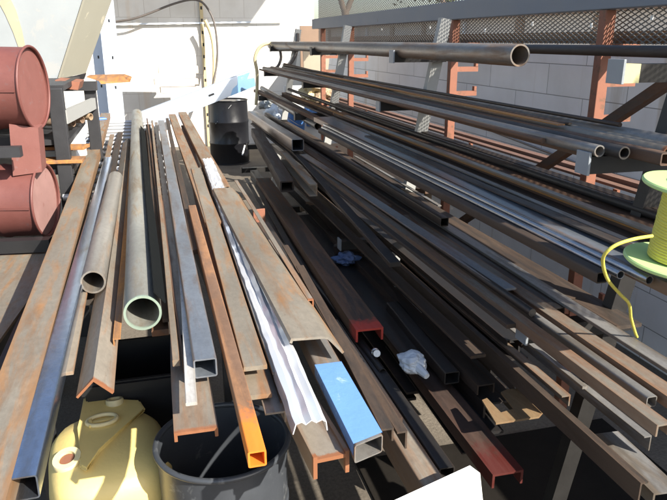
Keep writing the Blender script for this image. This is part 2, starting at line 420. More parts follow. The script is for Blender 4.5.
# tree behind
def tree(name, label, loc, trunks, crown_c, crown_r, nleaf, seed):
    rg = random.Random(seed); t = thing(name, label, 'tree', loc)
    bm = bmesh.new()
    for pts, r0, r1 in trunks: tube(bm, spline(pts, 5), lambda s, a=r0, b=r1: a+(b-a)*s, 8)
    obj('trunk', bm, 'bark', t, 60)
    bm = bmesh.new(); clumps = []
    for _ in range(26):
        v = Vector((rg.gauss(0, 1), rg.gauss(0, 1), rg.gauss(0, 1))).normalized()*rg.uniform(.35, 1)
        clumps.append((Vector(crown_c)+Vector((v.x*crown_r[0], v.y*crown_r[1], v.z*crown_r[2])), rg.uniform(.3, .6)))
    for _ in range(nleaf):
        c, r = rg.choice(clumps)
        p = c+Vector((rg.gauss(0, .5), rg.gauss(0, .5), rg.gauss(0, .45)))*r
        a = Vector((rg.uniform(-1, 1), rg.uniform(-1, 1), rg.uniform(-.7, .5))).normalized(); b = a.orthogonal().normalized()
        b = Matrix.Rotation(rg.uniform(0, 6), 3, a) @ b; s = rg.uniform(.05, .11)
        vs = [bm.verts.new(p+q) for q in (a*-s, b*s*.4, a*s, b*-s*.4)]; bm.faces.new(vs)
    obj('crown', bm, 'leaf', t)
tree('tree', 'slim forked tree standing behind the far end of the mesh', (3.95, 13.6, 0),
     [([(0, 0, 0), (.05, 0, 1.4), (.02, 0, 2.35)], .09, .08), ([(.02, 0, 2.25), (-.14, 0, 2.8), (-.25, 0, 3.9)], .06, .05), ([(.02, 0, 2.25), (.24, 0, 2.8), (.5, 0, 3.9)], .06, .045)], (.1, 0, 4.7), (1.1, 1.1, .8), 5000, 3)
tree('tree', 'yellow green leafy tree above the brown building behind the mesh', (9.5, 21.1, 0),
     [([(0, 0, 0), (.05, 0, 1.4), (0, 0, 3.2)], .13, .08)], (0, 0, 4.1), (2.1, 1.6, 1.2), 9000, 4)

# ------------------------------------------------------------------ mesh screen and rail on the wall
ms = thing('mesh_screen', 'dark expanded wire mesh screen with blue grey rail above the orange rack', 'fence', (1.90, 1, 1.735))
bm = bmesh.new()
Y0, Y1, Z0, Z1, px, pz = -.4, 6.6, 0.0, .66, .044, .0195
def strand(bm, a, b, w=.0045, t=.0035):
    a = Vector(a); b = Vector(b); d = (b-a).normalized(); s = Vector((0, -d.z, d.y))*w/2; o = Vector((t, 0, 0))
    v = [bm.verts.new(p) for p in (a-s, a+s, b+s, b-s)]+[bm.verts.new(p+o) for p in (a-s, a+s, b+s, b-s)]
    for f in ((0, 1, 2, 3), (7, 6, 5, 4), (0, 4, 5, 1), (2, 6, 7, 3), (1, 5, 6, 2), (3, 7, 4, 0)): bm.faces.new([v[i] for i in f])
run = (Z1-Z0)/pz*px
k = -int((run+.4)/px)-1
while k*px < Y1:
    for sg in (1, -1):
        ya = k*px; za, zb = (Z0, Z1) if sg > 0 else (Z1, Z0); yb = ya+run
        ca, cb_ = max(ya, Y0), min(yb, Y1)
        if cb_-ca < .01: continue
        f = lambda y: za+(zb-za)*(y-ya)/run
        strand(bm, (.0 if sg > 0 else .0037, ca, f(ca)), (.0 if sg > 0 else .0037, cb_, f(cb_)))
    k += 1
obj('mesh_sheet', bm, 'mesh_dark', ms)
bm = bmesh.new(); box(bm, (-.045, 3.1, .188), (.06, 7.0, .105), None, .004); rl = obj('top_rail', bm, 'rail_blue', ms)
for yy in (.9, 1.25, 1.62, 2.1, 2.6, 3.4, 4.4):
    bm = bmesh.new(); box(bm, (-.006, yy, .06+.05*((yy*7) % 1)), (.006, .012, .018)); obj('tie', bm, 'label_white', ms)

# ------------------------------------------------------------------ orange rack against the wall (double sided)
orr = thing('wall_rack', 'orange primed cantilever rack with short hooked arms along the wall', 'rack', (1.85, 0, 0))
for y, zt in ((2.46, 1.868), (3.91, 1.868), (6.14, 1.868), (7.2, 1.868)):
    bm = bmesh.new(); box(bm, (0, y, zt/2), (.05, .046, zt), None, .003); p = obj('post', bm, 'orange_primer', orr)
    for z in (1.72, 1.575, 1.425, 1.06, .55):
        bm = bmesh.new(); beam(bm, (.02, y, z), (.17, y, z), .03, .03); box(bm, (.16, y, z+.028), (.016, .03, .03)); obj('arm', bm, 'orange_primer', orr)
    for z in (1.06, .55):
        bm = bmesh.new(); beam(bm, (-.02, y, z-.02), (-.17, y, z+.005), .03, .034); box(bm, (-.165, y, z+.03), (.014, .03, .03)); obj('arm', bm, 'orange_primer', orr)
bm = bmesh.new(); beam(bm, (-.06, 1.75, 1.755), (-.06, 3.9, .46), .04, .04); obj('brace', bm, 'brown_rust', orr)
bm = bmesh.new(); beam(bm, (-.05, 4.1, .75), (-.05, 6.1, .35), .035, .035); obj('brace', bm, 'brown_rust', orr)

# ------------------------------------------------------------------ front rack with leaning legs and plated arms
fr = thing('steel_rack', 'leaning cantilever rack with pale legs and grey plated arms', 'rack', (1.2, 0, 0))
legx = lambda z: 1.385+(z-.904)*.1876-1.2
LV = [1.662, 1.41, 1.157, .895, .64, .385]
plx = lambda z: 1.253+(z-1.665)*.281-1.2
for i, y in enumerate((1.6, 3.4, 5.25, 7.1)):
    bm = bmesh.new(); beam(bm, (legx(0), y+.035, 0), (legx(1.86), y+.035, 1.86), .045, .06, (1, 0, 0)); obj('leg', bm, 'leg_dark' if i == 0 else 'pale_paint', fr)
    for j, z in enumerate(LV):
        if i == 0 and j >= 4: continue
        bm = bmesh.new(); beam(bm, (plx(z)+.006, y, z), (legx(z)+.03, y, z), .05, .05); a = obj('arm', bm, 'leg_dark', fr)
        if i == 0 and j == 0:  # sunlit stretch of the arm painted as a yellow sleeve
            bm = bmesh.new(); box(bm, (plx(z)+.034, y, z), (.05, .0515, .0515)); obj('sunlit_patch', bm, 'sunlit_yellow', a)
        bm = bmesh.new(); box(bm, (plx(z), y, z+.005), (.008, .060+.008*(j == 0), .066), None, .001); obj('end_plate', bm, 'plate_grey' if i < 2 else 'leg_dark', a)

def rk(name, label, prof, X, near, far, mat, **k):
    if not isinstance(X, tuple): X = (X, X)
    return bar(name, label, prof, ('x', near[0], near[1], X[0]), ('x', far[0], far[1], X[1]), mat, **k)
def rz(name, label, prof, near, yfar, z, mat, dx=0, dz=0, **k):
    """near end at an image point on the level z, running back to yfar"""
    A = at(near[0], near[1], z=z)
    return bar(name, label, prof, ('w', *A), ('w', A.x+dx, yfar, A.z+dz), mat, **k)

# level 1
rk('round_pipe', 'long grey pipe with rusty open mouth lying on the topmost arms of the rack', p_pipe(.08, .006), 1.31, (520, 55), (271, 45), 'grey_mill', cat='pipe', bow=.002)
bar('round_pipe', 'thin dark pipe behind the big rusty mouthed pipe, on the topmost arms', p_pipe(.036, .004), ('w', 1.49, 1.30, 1.717), ('w', 1.49, 5.9, 1.717), 'dark_steel', cat='pipe')
bar('angle_iron', 'rusty brown angle bar on the upper orange hooks right under the mesh', p_angle_l(.05, .05, .005), ('w', 1.94, 1.3, 1.785), ('w', 1.97, 7.2, 1.785), 'tan_rust', cat='angle iron')
bar('flat_bar', 'narrow rusty flat bar next below the angle on the orange hooks', p_flat(.045, .012), ('w', 1.90, 1.2, 1.722), ('w', 1.93, 6.6, 1.722), 'tan_rust')
bar('flat_bar', 'short brown flat bar standing on edge at the far end of the second shelf', p_flat(.012, .05), ('x', 344, 77, 1.42), ('x', 284, 63, 1.42), 'brown_rust')

# level 2: the bundle of long tubes
G2 = 'long tubes bundled on the second shelf of the rack'
L2 = [  # label, profile, x, z, y near, mat
 ('thick grey tube, highest and furthest back in the second shelf bundle', p_pipe(.055, .004), 1.435, 1.462, 1.42, 'grey_mill', 'round_pipe'),
 ('slim pale pipe in front of the thick one in the second shelf bundle', p_pipe(.036, .004), 1.382, 1.456, 1.46, 'light_mill', 'round_pipe'),
 ('brown pipe with rusty open end beside the square tube on the second shelf', p_pipe(.04, .005), 1.335, 1.457, 1.45, 'rust_tip', 'round_pipe'),
 ('brown square tube, the only square one on the second shelf', p_box(.034, .034, .004), 1.285, 1.472, 1.40, 'brown_rust', 'square_tube'),
 ('dark pipe in the middle of the second shelf bundle facing the aisle', p_pipe(.036, .004), 1.236, 1.455, 1.50, 'dark_steel', 'round_pipe'),
 ('foremost pipe of the second shelf bundle, grey and worn, by the end plate', p_pipe(.034, .004), 1.20, 1.453, 1.56, 'grey_mill', 'round_pipe'),
]
for lb, pr, x, z, yn, mt, nm in L2:
    bar(nm, lb, pr, ('w', x, yn, z), ('w', x+rnd.uniform(-.015, .015), 7.45+rnd.uniform(-.2, .3), z-.005), mt, cat='pipe' if nm == 'round_pipe' else 'tube', group=G2)
bar('flat_bar', 'thin rusty flat strip lying on top of the second shelf bundle', p_flat(.03, .005), ('w', 1.30, 1.9, 1.487), ('w', 1.34, 5.4, 1.484), 'orange_rust', group=G2)
bar('round_rod', 'thin dark rod lying along the top of the second shelf tubes', p_rod(.014), ('w', 1.41, 1.75, 1.496), ('w', 1.40, 7.2, 1.493), 'dark_steel', cat='rod', group=G2)
# pinkish bars on the wall hooks
for i, (z, x, yn, yf) in enumerate(((1.172, 1.98, 1.7, 7.0), (1.155, 1.925, 1.75, 7.2))):
    bar('angle_iron' if i != 1 else 'flat_bar', ['pinkish rust angle furthest back on the orange hooks behind the pale legs', 'pinkish rust flat bar in front of its angle on the orange hooks', 'darker rust angle lowest on the orange hooks behind the second shelf'][i],
        p_angle_l(.05, .04, .005) if i != 1 else p_flat(.045, .012), ('w', x, yn, z), ('w', x, yf, z-.02), 'pink_bar', group='rusty bars on the orange wall hooks')
bar('conduit', 'thin pale conduit pipe running along the shaded wall below the orange hooks', p_rod(.02), ('w', 2.55, 1.2, .93), ('w', 2.55, 3.1, .99), 'blue_grey', cat='pipe')
bar('conduit', 'upper kinked length of pale conduit on the shaded wall', p_rod(.018), ('w', 2.55, 3.1, .99), ('w', 2.55, 7.2, 1.22), 'blue_grey', cat='pipe')

# level 3
G3 = 'stock on the third shelf of the rack'
bar('steel_channel', 'wide blue grey channel with bolt holes lying web up on the third shelf', p_chan(.145, .03, .005), ('w', 1.198, 1.08, 1.212), ('w', 1.19, 4.62, 1.222), 'blue_grey', cat='channel', group=G3)
bar('steel_channel', 'brown rusty channel behind the wide blue grey one on the third shelf', p_chan(.11, .05, .006), ('w', 1.39, 1.38, 1.232), ('w', 1.37, 4.8, 1.235), 'brown_rust', cat='channel', group=G3)
bar('flat_bar', 'pale flat strip on the brown channel, half in sunlight, third shelf', p_flat(.032, .008), ('w', 1.325, 1.36, 1.243), ('w', 1.318, 4.5, 1.245), 'light_mill', group=G3)
bar('angle_iron', 'dark angle along the back edge of the third shelf', p_angle_l(.045, .05, .005), ('w', 1.475, 1.45, 1.262), ('w', 1.46, 5.2, 1.262), 'dull_brown', cat='angle iron', group=G3)
bar('round_pipe', 'bright chrome tube in front of the wide channel on the third shelf', p_pipe(.022, .002), ('w', 1.107, 1.20, 1.205), ('w', 1.10, 4.25, 1.21), 'chrome_tube', cat='pipe', group=G3)
bar('round_pipe', 'second bright tube, just below the chrome one on the third shelf', p_pipe(.022, .002), ('w', 1.083, 1.27, 1.196), ('w', 1.075, 4.2, 1.2), 'chrome_tube', cat='pipe', group=G3)
bar('square_tube', 'tan square tube nearest the aisle on the third shelf', p_box(.034, .03, .003), ('w', 1.05, 1.295, 1.20), ('w', 1.035, 4.1, 1.208), 'dull_brown', cat='tube', group=G3)
# far short pieces on level 3
rk('round_pipe', 'short dark pipe with open end at the far half of the third shelf', p_pipe(.06, .005), 1.22, (318, 126), (260, 92), 'grey_mill', cat='pipe')
rk('round_pipe', 'short pipe lying right behind the open ended one, far half of third shelf', p_pipe(.05, .005), 1.29, (333, 128), (262, 88), 'grey_mill', cat='pipe')
rk('angle_iron', 'short rusty angle lying on the far pipes of the third shelf', p_angle_l(.05, .06, .006), 1.38, (336, 111), (284, 92), 'brown_rust', cat='angle iron')

G5 = 'stock on the low shelves of the rack'
# level 4
G4 = 'stock on the fourth shelf of the rack'
rz('flat_bar', 'pale grey flat nearest the wall on the fourth shelf, sunlit near the rope end', p_flat(.05, .01), (1121, 646), 6.9, .947, 'shelf_grey', dx=.02, cat='steel bar', group=G4)
rz('steel_channel', 'wide light tan channel ending at the right edge on the fourth shelf', p_chan(.05, .03, .005), (1083, 669), 6.6, .94, 'shelf_tan', dx=.015, cat='channel', group=G4)
rz('angle_iron', 'rusty angle with orange sunlit tip in the middle of the fourth shelf', p_angle(.05, .03, .004), (648, 377), 6.3, .938, 'brown_rust', dx=-.01, cat='angle iron', group=G4)
rz('square_tube', 'narrow grey square tube ending beside the orange tipped angle', p_box(.03, .03, .003), (652, 397), 6.6, .935, 'shelf_grey', dx=-.01, cat='tube', group=G4)
rz('steel_channel', 'long tan channel along the aisle edge of the fourth shelf, sunlit near end', p_chan(.036, .03, .005), (664, 424), 6.9, .945, 'shelf_tan', dx=-.015, cat='channel', group=G4)
rz('flat_bar', 'blue painted flat bar lying on top of the fourth shelf stock', p_flat(.055, .008), (509, 288), 4.6, .962, 'blue_grey', dx=-.07, group=G4)
rz('flat_bar', 'thin pale strip lying loose on the fourth shelf near the wall side', p_flat(.02, .006), (440, 205), 4.4, .967, 'shelf_grey', dx=.02, group=G4)
bar('square_tube', 'large dark square tube with open end at the far half of the fourth shelf', p_box(.09, .085, .005, .01), ('x', 298, 139, 1.0), ('x', 252, 111, 1.06), 'blue_grey', cat='tube', group=G4)
bar('steel_channel', 'tan lit channel with open C end beside the far square tube', p_cside(.05, .075, .008), ('x', 313, 184, .88), ('x', 283, 151, .93), 'tan_plate', cat='channel', group=G4)
bar('steel_beam', 'dark beam with square end sticking out left of the far square tube', p_box(.09, .075, .01), ('x', 287, 181, .80), ('x', 256, 128, .90), 'dull_brown', cat='beam', group=G4)
bar('flat_bar', 'dark flat bar crossing low from the far fourth shelf down to the aisle', p_flat(.05, .02), ('x', 395, 262, .93), ('x', 294, 150, 1.0), 'dark_steel')

for nm, lb, pr, x, yn, yf, z, mt, ct in (
  ('flat_bar', 'brown flat bar at the very back of the fourth shelf beside the pale grey flat', p_flat(.09, .012), 1.335, 1.5, 6.9, .935, 'dull_brown', 'steel bar'),
  ('steel_channel', 'dark channel under the pale grey flat on the fourth shelf', p_chan(.055, .03, .004), 1.275, 1.72, 7.1, .934, 'dull_brown', 'channel'),
  ('angle_iron', 'dark angle in the middle of the fourth shelf, hidden under lighter bars', p_angle(.05, .03, .004), 1.20, 1.66, 6.7, .933, 'dark_steel', 'angle iron'),
  ('flat_bar', 'brown flat bar under the blue painted flat on the fourth shelf', p_flat(.06, .01), 1.14, 1.72, 7.2, .93, 'brown_rust', 'steel bar'),
  ('round_pipe', 'thin dark pipe in the groove beside the blue painted flat', p_rod(.026), 1.075, 1.62, 6.9, .948, 'dark_steel', 'pipe'),
  ('flat_bar', 'dark flat bar under the tan channel at the aisle edge of the fourth shelf', p_flat(.05, .014), 1.01, 1.60, 6.8, .928, 'dull_brown', 'steel bar'),
  ('square_tube', 'dark square tube lying on top at the far half of the fourth shelf', p_box(.04, .04, .003), 1.23, 2.6, 7.3, .985, 'dark_steel', 'tube'),
  ('flat_bar', 'rusty flat bar on top, aisle side of the far fourth shelf', p_flat(.05, .01), 1.10, 3.0, 7.3, .962, 'brown_rust', 'steel bar')):
    bar(nm, lb, pr, ('w', x, yn, z), ('w', x-.012, yf, z), mt, cat=ct, group=G4, bow=.004)
for nm, lb, pr, x, yn, yf, z, mt, ct in (
  ('flat_bar', 'dark flat bar along the back of the low shelf under the fourth shelf', p_flat(.07, .012), 1.36, 1.8, 6.4, .665, 'black_steel', 'steel bar'),
  ('steel_channel', 'black channel in the middle of the low shelf below the fourth', p_chan(.07, .04, .005), 1.24, 1.95, 6.8, .69, 'black_steel', 'channel'),
  ('square_tube', 'black square tube on the low shelf next to the rack leg', p_box(.05, .05, .004), 1.31, 2.1, 6.5, .715, 'black_steel', 'tube'),
  ('flat_bar', 'dark rusty flat bar at the aisle edge of the low shelf', p_flat(.06, .012), 1.06, 1.9, 6.2, .672, 'dull_brown', 'steel bar')):
    bar(nm, lb, pr, ('w', x, yn, z), ('w', x-.012, yf, z), mt, cat=ct, group=G5, bow=.004)
for nm, lb, pr, x, yn, yf, z, mt, ct in (
  ('flat_bar', 'thin dark flat bar between the two channels on the third shelf', p_flat(.04, .01), 1.30, 1.30, 5.8, 1.215, 'dark_steel', 'steel bar'),
  ('angle_iron', 'brown angle at the far end of the third shelf behind the blue grey channel', p_angle_l(.045, .03, .004), 1.17, 4.75, 7.6, 1.215, 'brown_rust', 'angle iron'),
  ('flat_bar', 'pale strip lying on the back edge of the wide blue grey channel', p_flat(.026, .006), 1.252, 1.12, 4.4, 1.2235, 'shelf_grey', 'steel bar'),
  ('flat_bar', 'narrow dark flat lying on the wide blue grey channel near the spool', p_flat(.04, .006), 1.205, 1.3, 3.6, 1.2235, 'dark_steel', 'steel bar'),
  ('round_pipe', 'dark pipe resting behind the brown channel on the third shelf', p_pipe(.03, .003), 1.43, 1.5, 7.0, 1.248, 'dark_steel', 'pipe'),
  ('flat_bar', 'rusty flat strip near the wall on the third shelf', p_flat(.04, .008), 1.34, 1.42, 6.4, 1.236, 'orange_rust', 'steel bar')):
    bar(nm, lb, pr, ('w', x, yn, z), ('w', x-.012, yf, z), mt, cat=ct, group=G3, bow=.003)
for nm, lb, pr, x, yn, yf, z, mt, ct in (
  ('round_pipe', 'dark pipe filling the second shelf bundle from below, near the legs', p_pipe(.034, .004), 1.40, 1.7, 7.3, 1.428, 'dark_steel', 'pipe'),
  ('angle_iron', 'dark brown angle underneath the second shelf bundle', p_angle_l(.04, .03, .004), 1.30, 1.75, 7.2, 1.436, 'brown_rust', 'angle iron'),
  ('round_rod', 'slim rusty rod on the outer edge of the second shelf bundle', p_rod(.018), 1.172, 1.8, 7.3, 1.447, 'brown_rust', 'rod'),
  ('flat_bar', 'narrow dark flat lying over the middle of the second shelf bundle', p_flat(.035, .006), 1.36, 1.95, 6.9, 1.482, 'dark_steel', 'steel bar')):
    bar(nm, lb, pr, ('w', x, yn, z), ('w', x-.01, yf, z), mt, cat=ct, group=G2, bow=.003)

# level 5 and below
rz('angle_iron', 'long brown angle with bright top edge reaching the bottom right corner', p_angle_l(.024, .062, .005), (645, 482), 6.0, .66, 'dull_brown', dx=.0, cat='angle iron', group=G5)
rz('angle_iron', 'long angle with a lit lip and hooked near end below the tan channel', p_angle(.026, .05, .004), (648, 436), 6.2, .672, 'shelf_grey', dx=.01, cat='angle iron', group=G5)
rz('angle_iron', 'short stub of angle just left of the hooked lip angle', p_angle(.032, .04, .005), (566, 396), 3.2, .665, 'shelf_tan', dx=.01, cat='angle iron', group=G5)
rz('flat_bar', 'slim flat with a pale lit edge under the fourth shelf plate', p_flat(.02, .01), (585, 386), 5.4, .69, 'shelf_grey', dx=.01, group=G5)
rz('steel_channel', 'pale channel lying low in the bottom right corner', p_chan(.085, .04, .006), (668, 492), 1.45, .60, 'shelf_grey', dx=.02, cat='channel', group=G5)
rz('steel_beam', 'black beam low on the bottom arms of the rack', p_I(.10, .10, .009), (520, 340), 6.0, .46, 'black_steel', dx=.05, cat='beam', group=G5)
rz('square_tube', 'black square tube lying on the bottom arms beside the beam', p_box(.08, .08, .005), (500, 360), 6.3, .48, 'black_steel', dx=.02, cat='tube', group=G5)
# plate whose outline carries its shadow as a notch
cp = [(501, 392), (508, 389), (520, 388.5), (543, 412), (539, 416.5), (496, 423), (482, 400), (487, 398), (501, 412.5), (514, 408.5)]
bm = bmesh.new(); prism(bm, [at(a, b, z=.565) for a, b in cp], (0, 0, -.007))
tag(obj('notch_shade_plate', bm, 'gold_plate'), 'tan steel plate, shadow shaped as square notch, lit by sun above the dark floor', 'steel plate')

# ------------------------------------------------------------------ stock stacked on the floor of the aisle
GA = 'dark stock stacked low in the shaded aisle'
def az(name, label, prof, near, far, z, mat, **k):
    zf = k.pop('zf', z)
    return bar(name, label, prof, ('z', near[0], near[1], z), ('z', far[0], far[1], zf), mat, **k)
az('steel_channel', 'brown channel with red painted near end lying in the shaded aisle', p_chan(.118, .055, .009), (370, 329), (263, 178), .62, 'red_tip', cat='channel', group=GA)
az('angle_iron', 'narrow dark angle along the left side of the red ended channel', p_angle(.035, .05, .005), (349, 352), (252, 178), .58, 'dark_steel', cat='angle iron', group=GA)
az('angle_iron', 'second narrow dark angle nearest the sunlit plate in the aisle', p_angle(.03, .05, .005), (372, 400), (246, 178), .56, 'dark_steel', cat='angle iron', group=GA)
az('square_tube', 'black square tube beside the grey rag, reaching toward the white board', p_box(.05, .05, .004), (447, 468), (300, 255), .55, 'black_steel', cat='tube', group=GA)
az('steel_beam', 'wide black beam just right of the red ended channel', p_I(.14, .14, .010), (424, 362), (300, 215), .52, 'dark_steel', cat='beam', group=GA)
az('steel_channel', 'black channel with scribbled chalk marks along its top', p_chan(.13, .06, .008), (500, 402), (318, 205), .50, 'dark_steel', cat='channel', group=GA)
az('steel_channel', 'broad red brown channel with burnt red near end beside the white board', p_chan(.105, .05, .008), (508, 472), (375, 305), .48, 'burnt_tip', cat='channel', group=GA)
az('steel_beam', 'rusty beam end catching sun left of the white board', p_box(.075, .10, .006), (441, 494), (330, 320), .56, 'rust_tip', cat='beam', group=GA)
az('steel_channel', 'brown channel running below the fourth shelf with dull top', p_chan(.05, .05, .006), (520, 379), (305, 175), .60, 'dull_brown', cat='channel', group=GA)
az('square_tube', 'dark tube in the far aisle in front of the black drum', p_box(.08, .08, .005), (330, 270), (254, 170), .45, 'black_steel', cat='tube', group=GA)
az('flat_bar', 'narrow dark flat bar lying deep between the aisle beams', p_flat(.06, .02), (470, 420), (300, 240), .46, 'black_steel', group=GA)
az('round_pipe', 'thin dark pipe lying deep beside the red ended channel', p_pipe(.03, .003), (383, 372), (285, 245), .55, 'black_steel', cat='pipe', group=GA)
az('steel_beam', 'black beam between the chalk marked channel and the rack legs', p_I(.12, .12, .010), (496, 366), (330, 225), .42, 'black_steel', cat='beam', group=GA)
az('steel_beam', 'lowest black beam on the aisle floor by the white board', p_I(.14, .14, .012), (400, 400), (270, 205), .34, 'black_steel', cat='beam', group=GA)
bar('flat_bar', 'short dark cross piece with grey cut end lying over the aisle beams', p_flat(.05, .05), ('z', 334, 245, .58), ('z', 372, 243, .60), 'dark_steel', group=GA)
bar('flat_bar', 'short dark spacer timber lying across under the far aisle stock', p_flat(.08, .06), ('z', 300, 203, .5), ('z', 338, 202, .5), 'wood', group=GA)
bm = bmesh.new(); box(bm, (1.35, 1.35, .006), (1.25, 1.9, .012), None, .003)  # dark sheet added where the ground lies in shade
tag(obj('shade_sheet', bm, 'shade_black'), 'black sheet added for shade on the ground under the near end of the rack', 'mat')  # no real mat, the sheet stands in for shade
for nm, lb, pr, nr, fa, z, mt, ct in (
  ('flat_bar', 'dark offcut flat lying across the floor stock near the tan plate', p_flat(.09, .012), (492, 432), (415, 330), .44, 'black_steel', 'steel bar'),
  ('angle_iron', 'black angle offcut low on the floor between board and rack', p_angle(.06, .06, .006), (470, 452), (392, 345), .40, 'black_steel', 'angle iron'),
  ('square_tube', 'short black tube offcut behind the grey bag', p_box(.06, .05, .004), (452, 372), (392, 302), .56, 'black_steel', 'tube'),
  ('steel_channel', 'dark channel beneath the rack edge ending behind the notched plate', p_chan(.07, .04, .005), (486, 384), (335, 235), .55, 'dull_brown', 'channel'),
  ('flat_bar', 'long dull flat bar in the aisle right of the far black drum', p_flat(.07, .012), (400, 300), (272, 172), .50, 'dark_steel', 'steel bar')):
    az(nm, lb, pr, nr, fa, z, mt, cat=ct)
# chalk marks
ck = thing('chalk_mark', 'white chalk dashes on the black channel in the aisle', 'marking', at(412, 303, z=.503))
for (a, b, c, d) in ((391.5, 285, 395, 287), (399, 292, 421, 313), (425, 319, 431, 323)):
    A = at(a, b, z=.5045); B = at(c, d, z=.5045); bm = bmesh.new(); beam(bm, A-ck.location, B-ck.location, .008, .002); obj('dash', bm, 'label_white', ck)

# grey rag / plastic bag
def blob(name, label, cat, c, r, mat, seed, amp=.35, freq=9, sub=5):
    bm = bmesh.new(); bmesh.ops.create_icosphere(bm, subdivisions=sub, radius=1)
    for v in bm.verts:
        n = v.co.normalized(); d = 1+amp*noise.noise(n*1.6+Vector((seed, 0, 0)))-amp*.5*abs(noise.noise(n*2.6+Vector((0, seed, 0))))-amp*.3*abs(noise.noise(n*6+Vector((0, 0, seed))))+amp*.06*noise.noise(n*freq*2)
        v.co = Vector((n.x*r[0], n.y*r[1], n.z*r[2]))*d
    return tag(obj(name, bm, mat, None, 60, c), label, cat)
rg_ = blob('plastic_bag', 'crumpled pale grey plastic bag lying on the dark aisle stock', 'bag', at(412, 362, z=.57), (.058, .062, .038), 'rag', 3, .26)
bm = bmesh.new(); tube(bm, spline([(.0, -.03, 0), (.012, -.07, -.006), (.02, -.10, -.012)]), lambda s: .022-.010*s, 8)
obj('tied_neck', bm, 'rag', rg_, 40)
blob('cloth', 'crumpled dark blue cloth wedged between the aisle beams', 'cloth', at(346, 258, z=.56), (.07, .06, .035), 'blue_cloth', 8, .6, 12)
kn = thing('valve_fitting', 'shiny round steel fitting by the red ended channel', 'fitting', at(375, 352, z=.57), (R(70), 0, R(-10)))
bm = bmesh.new(); lathe(bm, [(0, 0), (.016, 0), (.018, .006), (.016, .012), (.010, .014), (.010, .03), (.014, .032), (.014, .05), (0, .05)], 20); obj('body', bm, 'chrome_tube', kn, 40)
for i, (px_, py_, zz, sz) in enumerate(((262, 222, .55, .055), (275, 226, .52, .04))):
    pass
bm = bmesh.new(); box(bm, at(259, 216, z=.82), (.07, .012, .08), Matrix.Rotation(R(12), 3, 'Z'), .002)
tag(obj('steel_tab', bm, 'orange_primer'), 'small rust pink steel tab sticking up beside the bent plate', 'steel plate')

# ------------------------------------------------------------------ the sunlit pile on the left and its stand
st = thing('roller_stand', 'low steel stand with many pale cross rungs under the sunlit pile', 'stand', (-.2, 4.6, 0))
ys = [-.7+i*.26 for i in range(15)]
for sx in (-.30, .30):
    bm = bmesh.new(); beam(bm, (sx+.09, -2.6, .85), (sx-.14, 3.0, .85), .05, .07); obj('side_rail', bm, 'post_black', st)
for y in ys:
    bm = bmesh.new(); cx = -.045-.032*y
    tube(bm, [(cx-.31, y, .895), (cx+.31, y, .895)], .02, 12); obj('rung', bm, 'galv', st, 40)
for y in (-2.6, 0.1, 2.7):
    for sx in (-.30, .30):
        bm = bmesh.new(); box(bm, (sx-.02-.04*y, y, .41), (.05, .05, .82)); obj('leg', bm, 'post_black', st)
GP = 'steel stock piled in the sun on the left stand'
def lz(name, label, prof, near, far, z, mat, **k):
    zf = k.pop('zf', z); k.setdefault('group', GP)
    return bar(name, label, prof, ('z', near[0], near[1], z), ('z', far[0], far[1], zf), mat, nseg=k.pop('nseg', 16), **k)
lz('steel_channel', 'broad tan rusty channel along the left edge of the sunlit pile', p_chan(.092, .055, .006), (-33, 530), (105.5, 113), 1.0, 'tan_plate', cat='channel', bow=.001)
lz('square_tube', 'smooth blue reflecting rectangular tube beside the broad tan channel', p_box(.05, .05, .003), (21.5, 477), (108, 157), 1.0, 'sky_steel', cat='tube', bow=.0006)
lz('round_pipe', 'shorter grey pipe with open end, left of the large pipe', p_pipe(.079, .006), (93, 282), (115.5, 178), 1.0, 'light_mill', cat='pipe', bow=.0005)
lz('angle_iron', 'rusty ridge shaped angle under the shorter pipe', p_ridge(.062, .006), (93.5, 379), (128, 138), .972, 'rust_tip', cat='angle iron', bow=.001)
lz('angle_iron', 'small dark angle with rust orange tip left of the large pipe mouth', p_angle_l(.02, .04, .004), (117, 338), (131, 160), .96, 'orange_rust', cat='angle iron')
lz('round_pipe', 'largest pipe in the pile, pale with greenish open mouth', p_pipe(.108, .007, 48), (142.5, 313), (137, 114), .99, 'green_tip', cat='pipe', bow=.0008)
lz('square_bar', 'thin tan square bar between the large pipe and the white flaked strip', p_flat(.018, .018), (176, 360), (152, 120), .985, 'tan_rust')
lz('square_bar', 'second thin bar close along the right side of the large pipe', p_flat(.012, .012), (166, 262), (147, 118), .97, 'brown_rust')
lz('square_tube', 'blue grey rectangular tube with dark open end in mid pile', p_box(.056, .05, .004), (205, 359), (161, 120), 1.02, 'blue_grey', cat='tube', bow=.0008)
lz('flat_bar', 'flat strip with flaking white paint beside the blue grey tube', p_flat(.025, .008), (192, 402), (180, 243), 1.0, 'white_flake')
lz('steel_channel', 'wide rusty channel end below the tubes, resting over the blue black drum', p_chan(.094, .022, .007), (195.5, 430), (184, 300), .945, 'rust_tip', cat='channel')
lz('square_tube', 'brown square tube with glowing orange near end over the open drum', p_box(.036, .036, .004, .004), (257, 451), (192, 205), 1.0, 'orange_tip', cat='tube', bow=.0006)
lz('flat_bar', 'tan lichen stained flat bar right of the orange ended tube', p_flat(.058, .012), (256, 366), (196, 168), .99, 'tan_plate')
lz('flat_bar', 'rusty flat piece peeking out under the lichen stained bar', p_flat(.058, .012), (260, 394), (225, 268), .955, 'tan_rust')
lz('angle_iron', 'grey angle under the rusty flat piece above the drum rim', p_angle(.05, .03, .005), (276, 412), (235, 290), .93, 'grey_mill', cat='angle iron')
lz('steel_channel', 'long tan channel with square slots at the far end of the pile', p_chan(.07, .03, .005), (213, 222), (172, 114), .985, 'tan_rust', cat='channel')
lz('steel_channel', 'pale brown channel at the right edge of the far pile', p_chan(.085, .04, .005), (222, 186), (182, 112), .98, 'tan_rust', cat='channel')
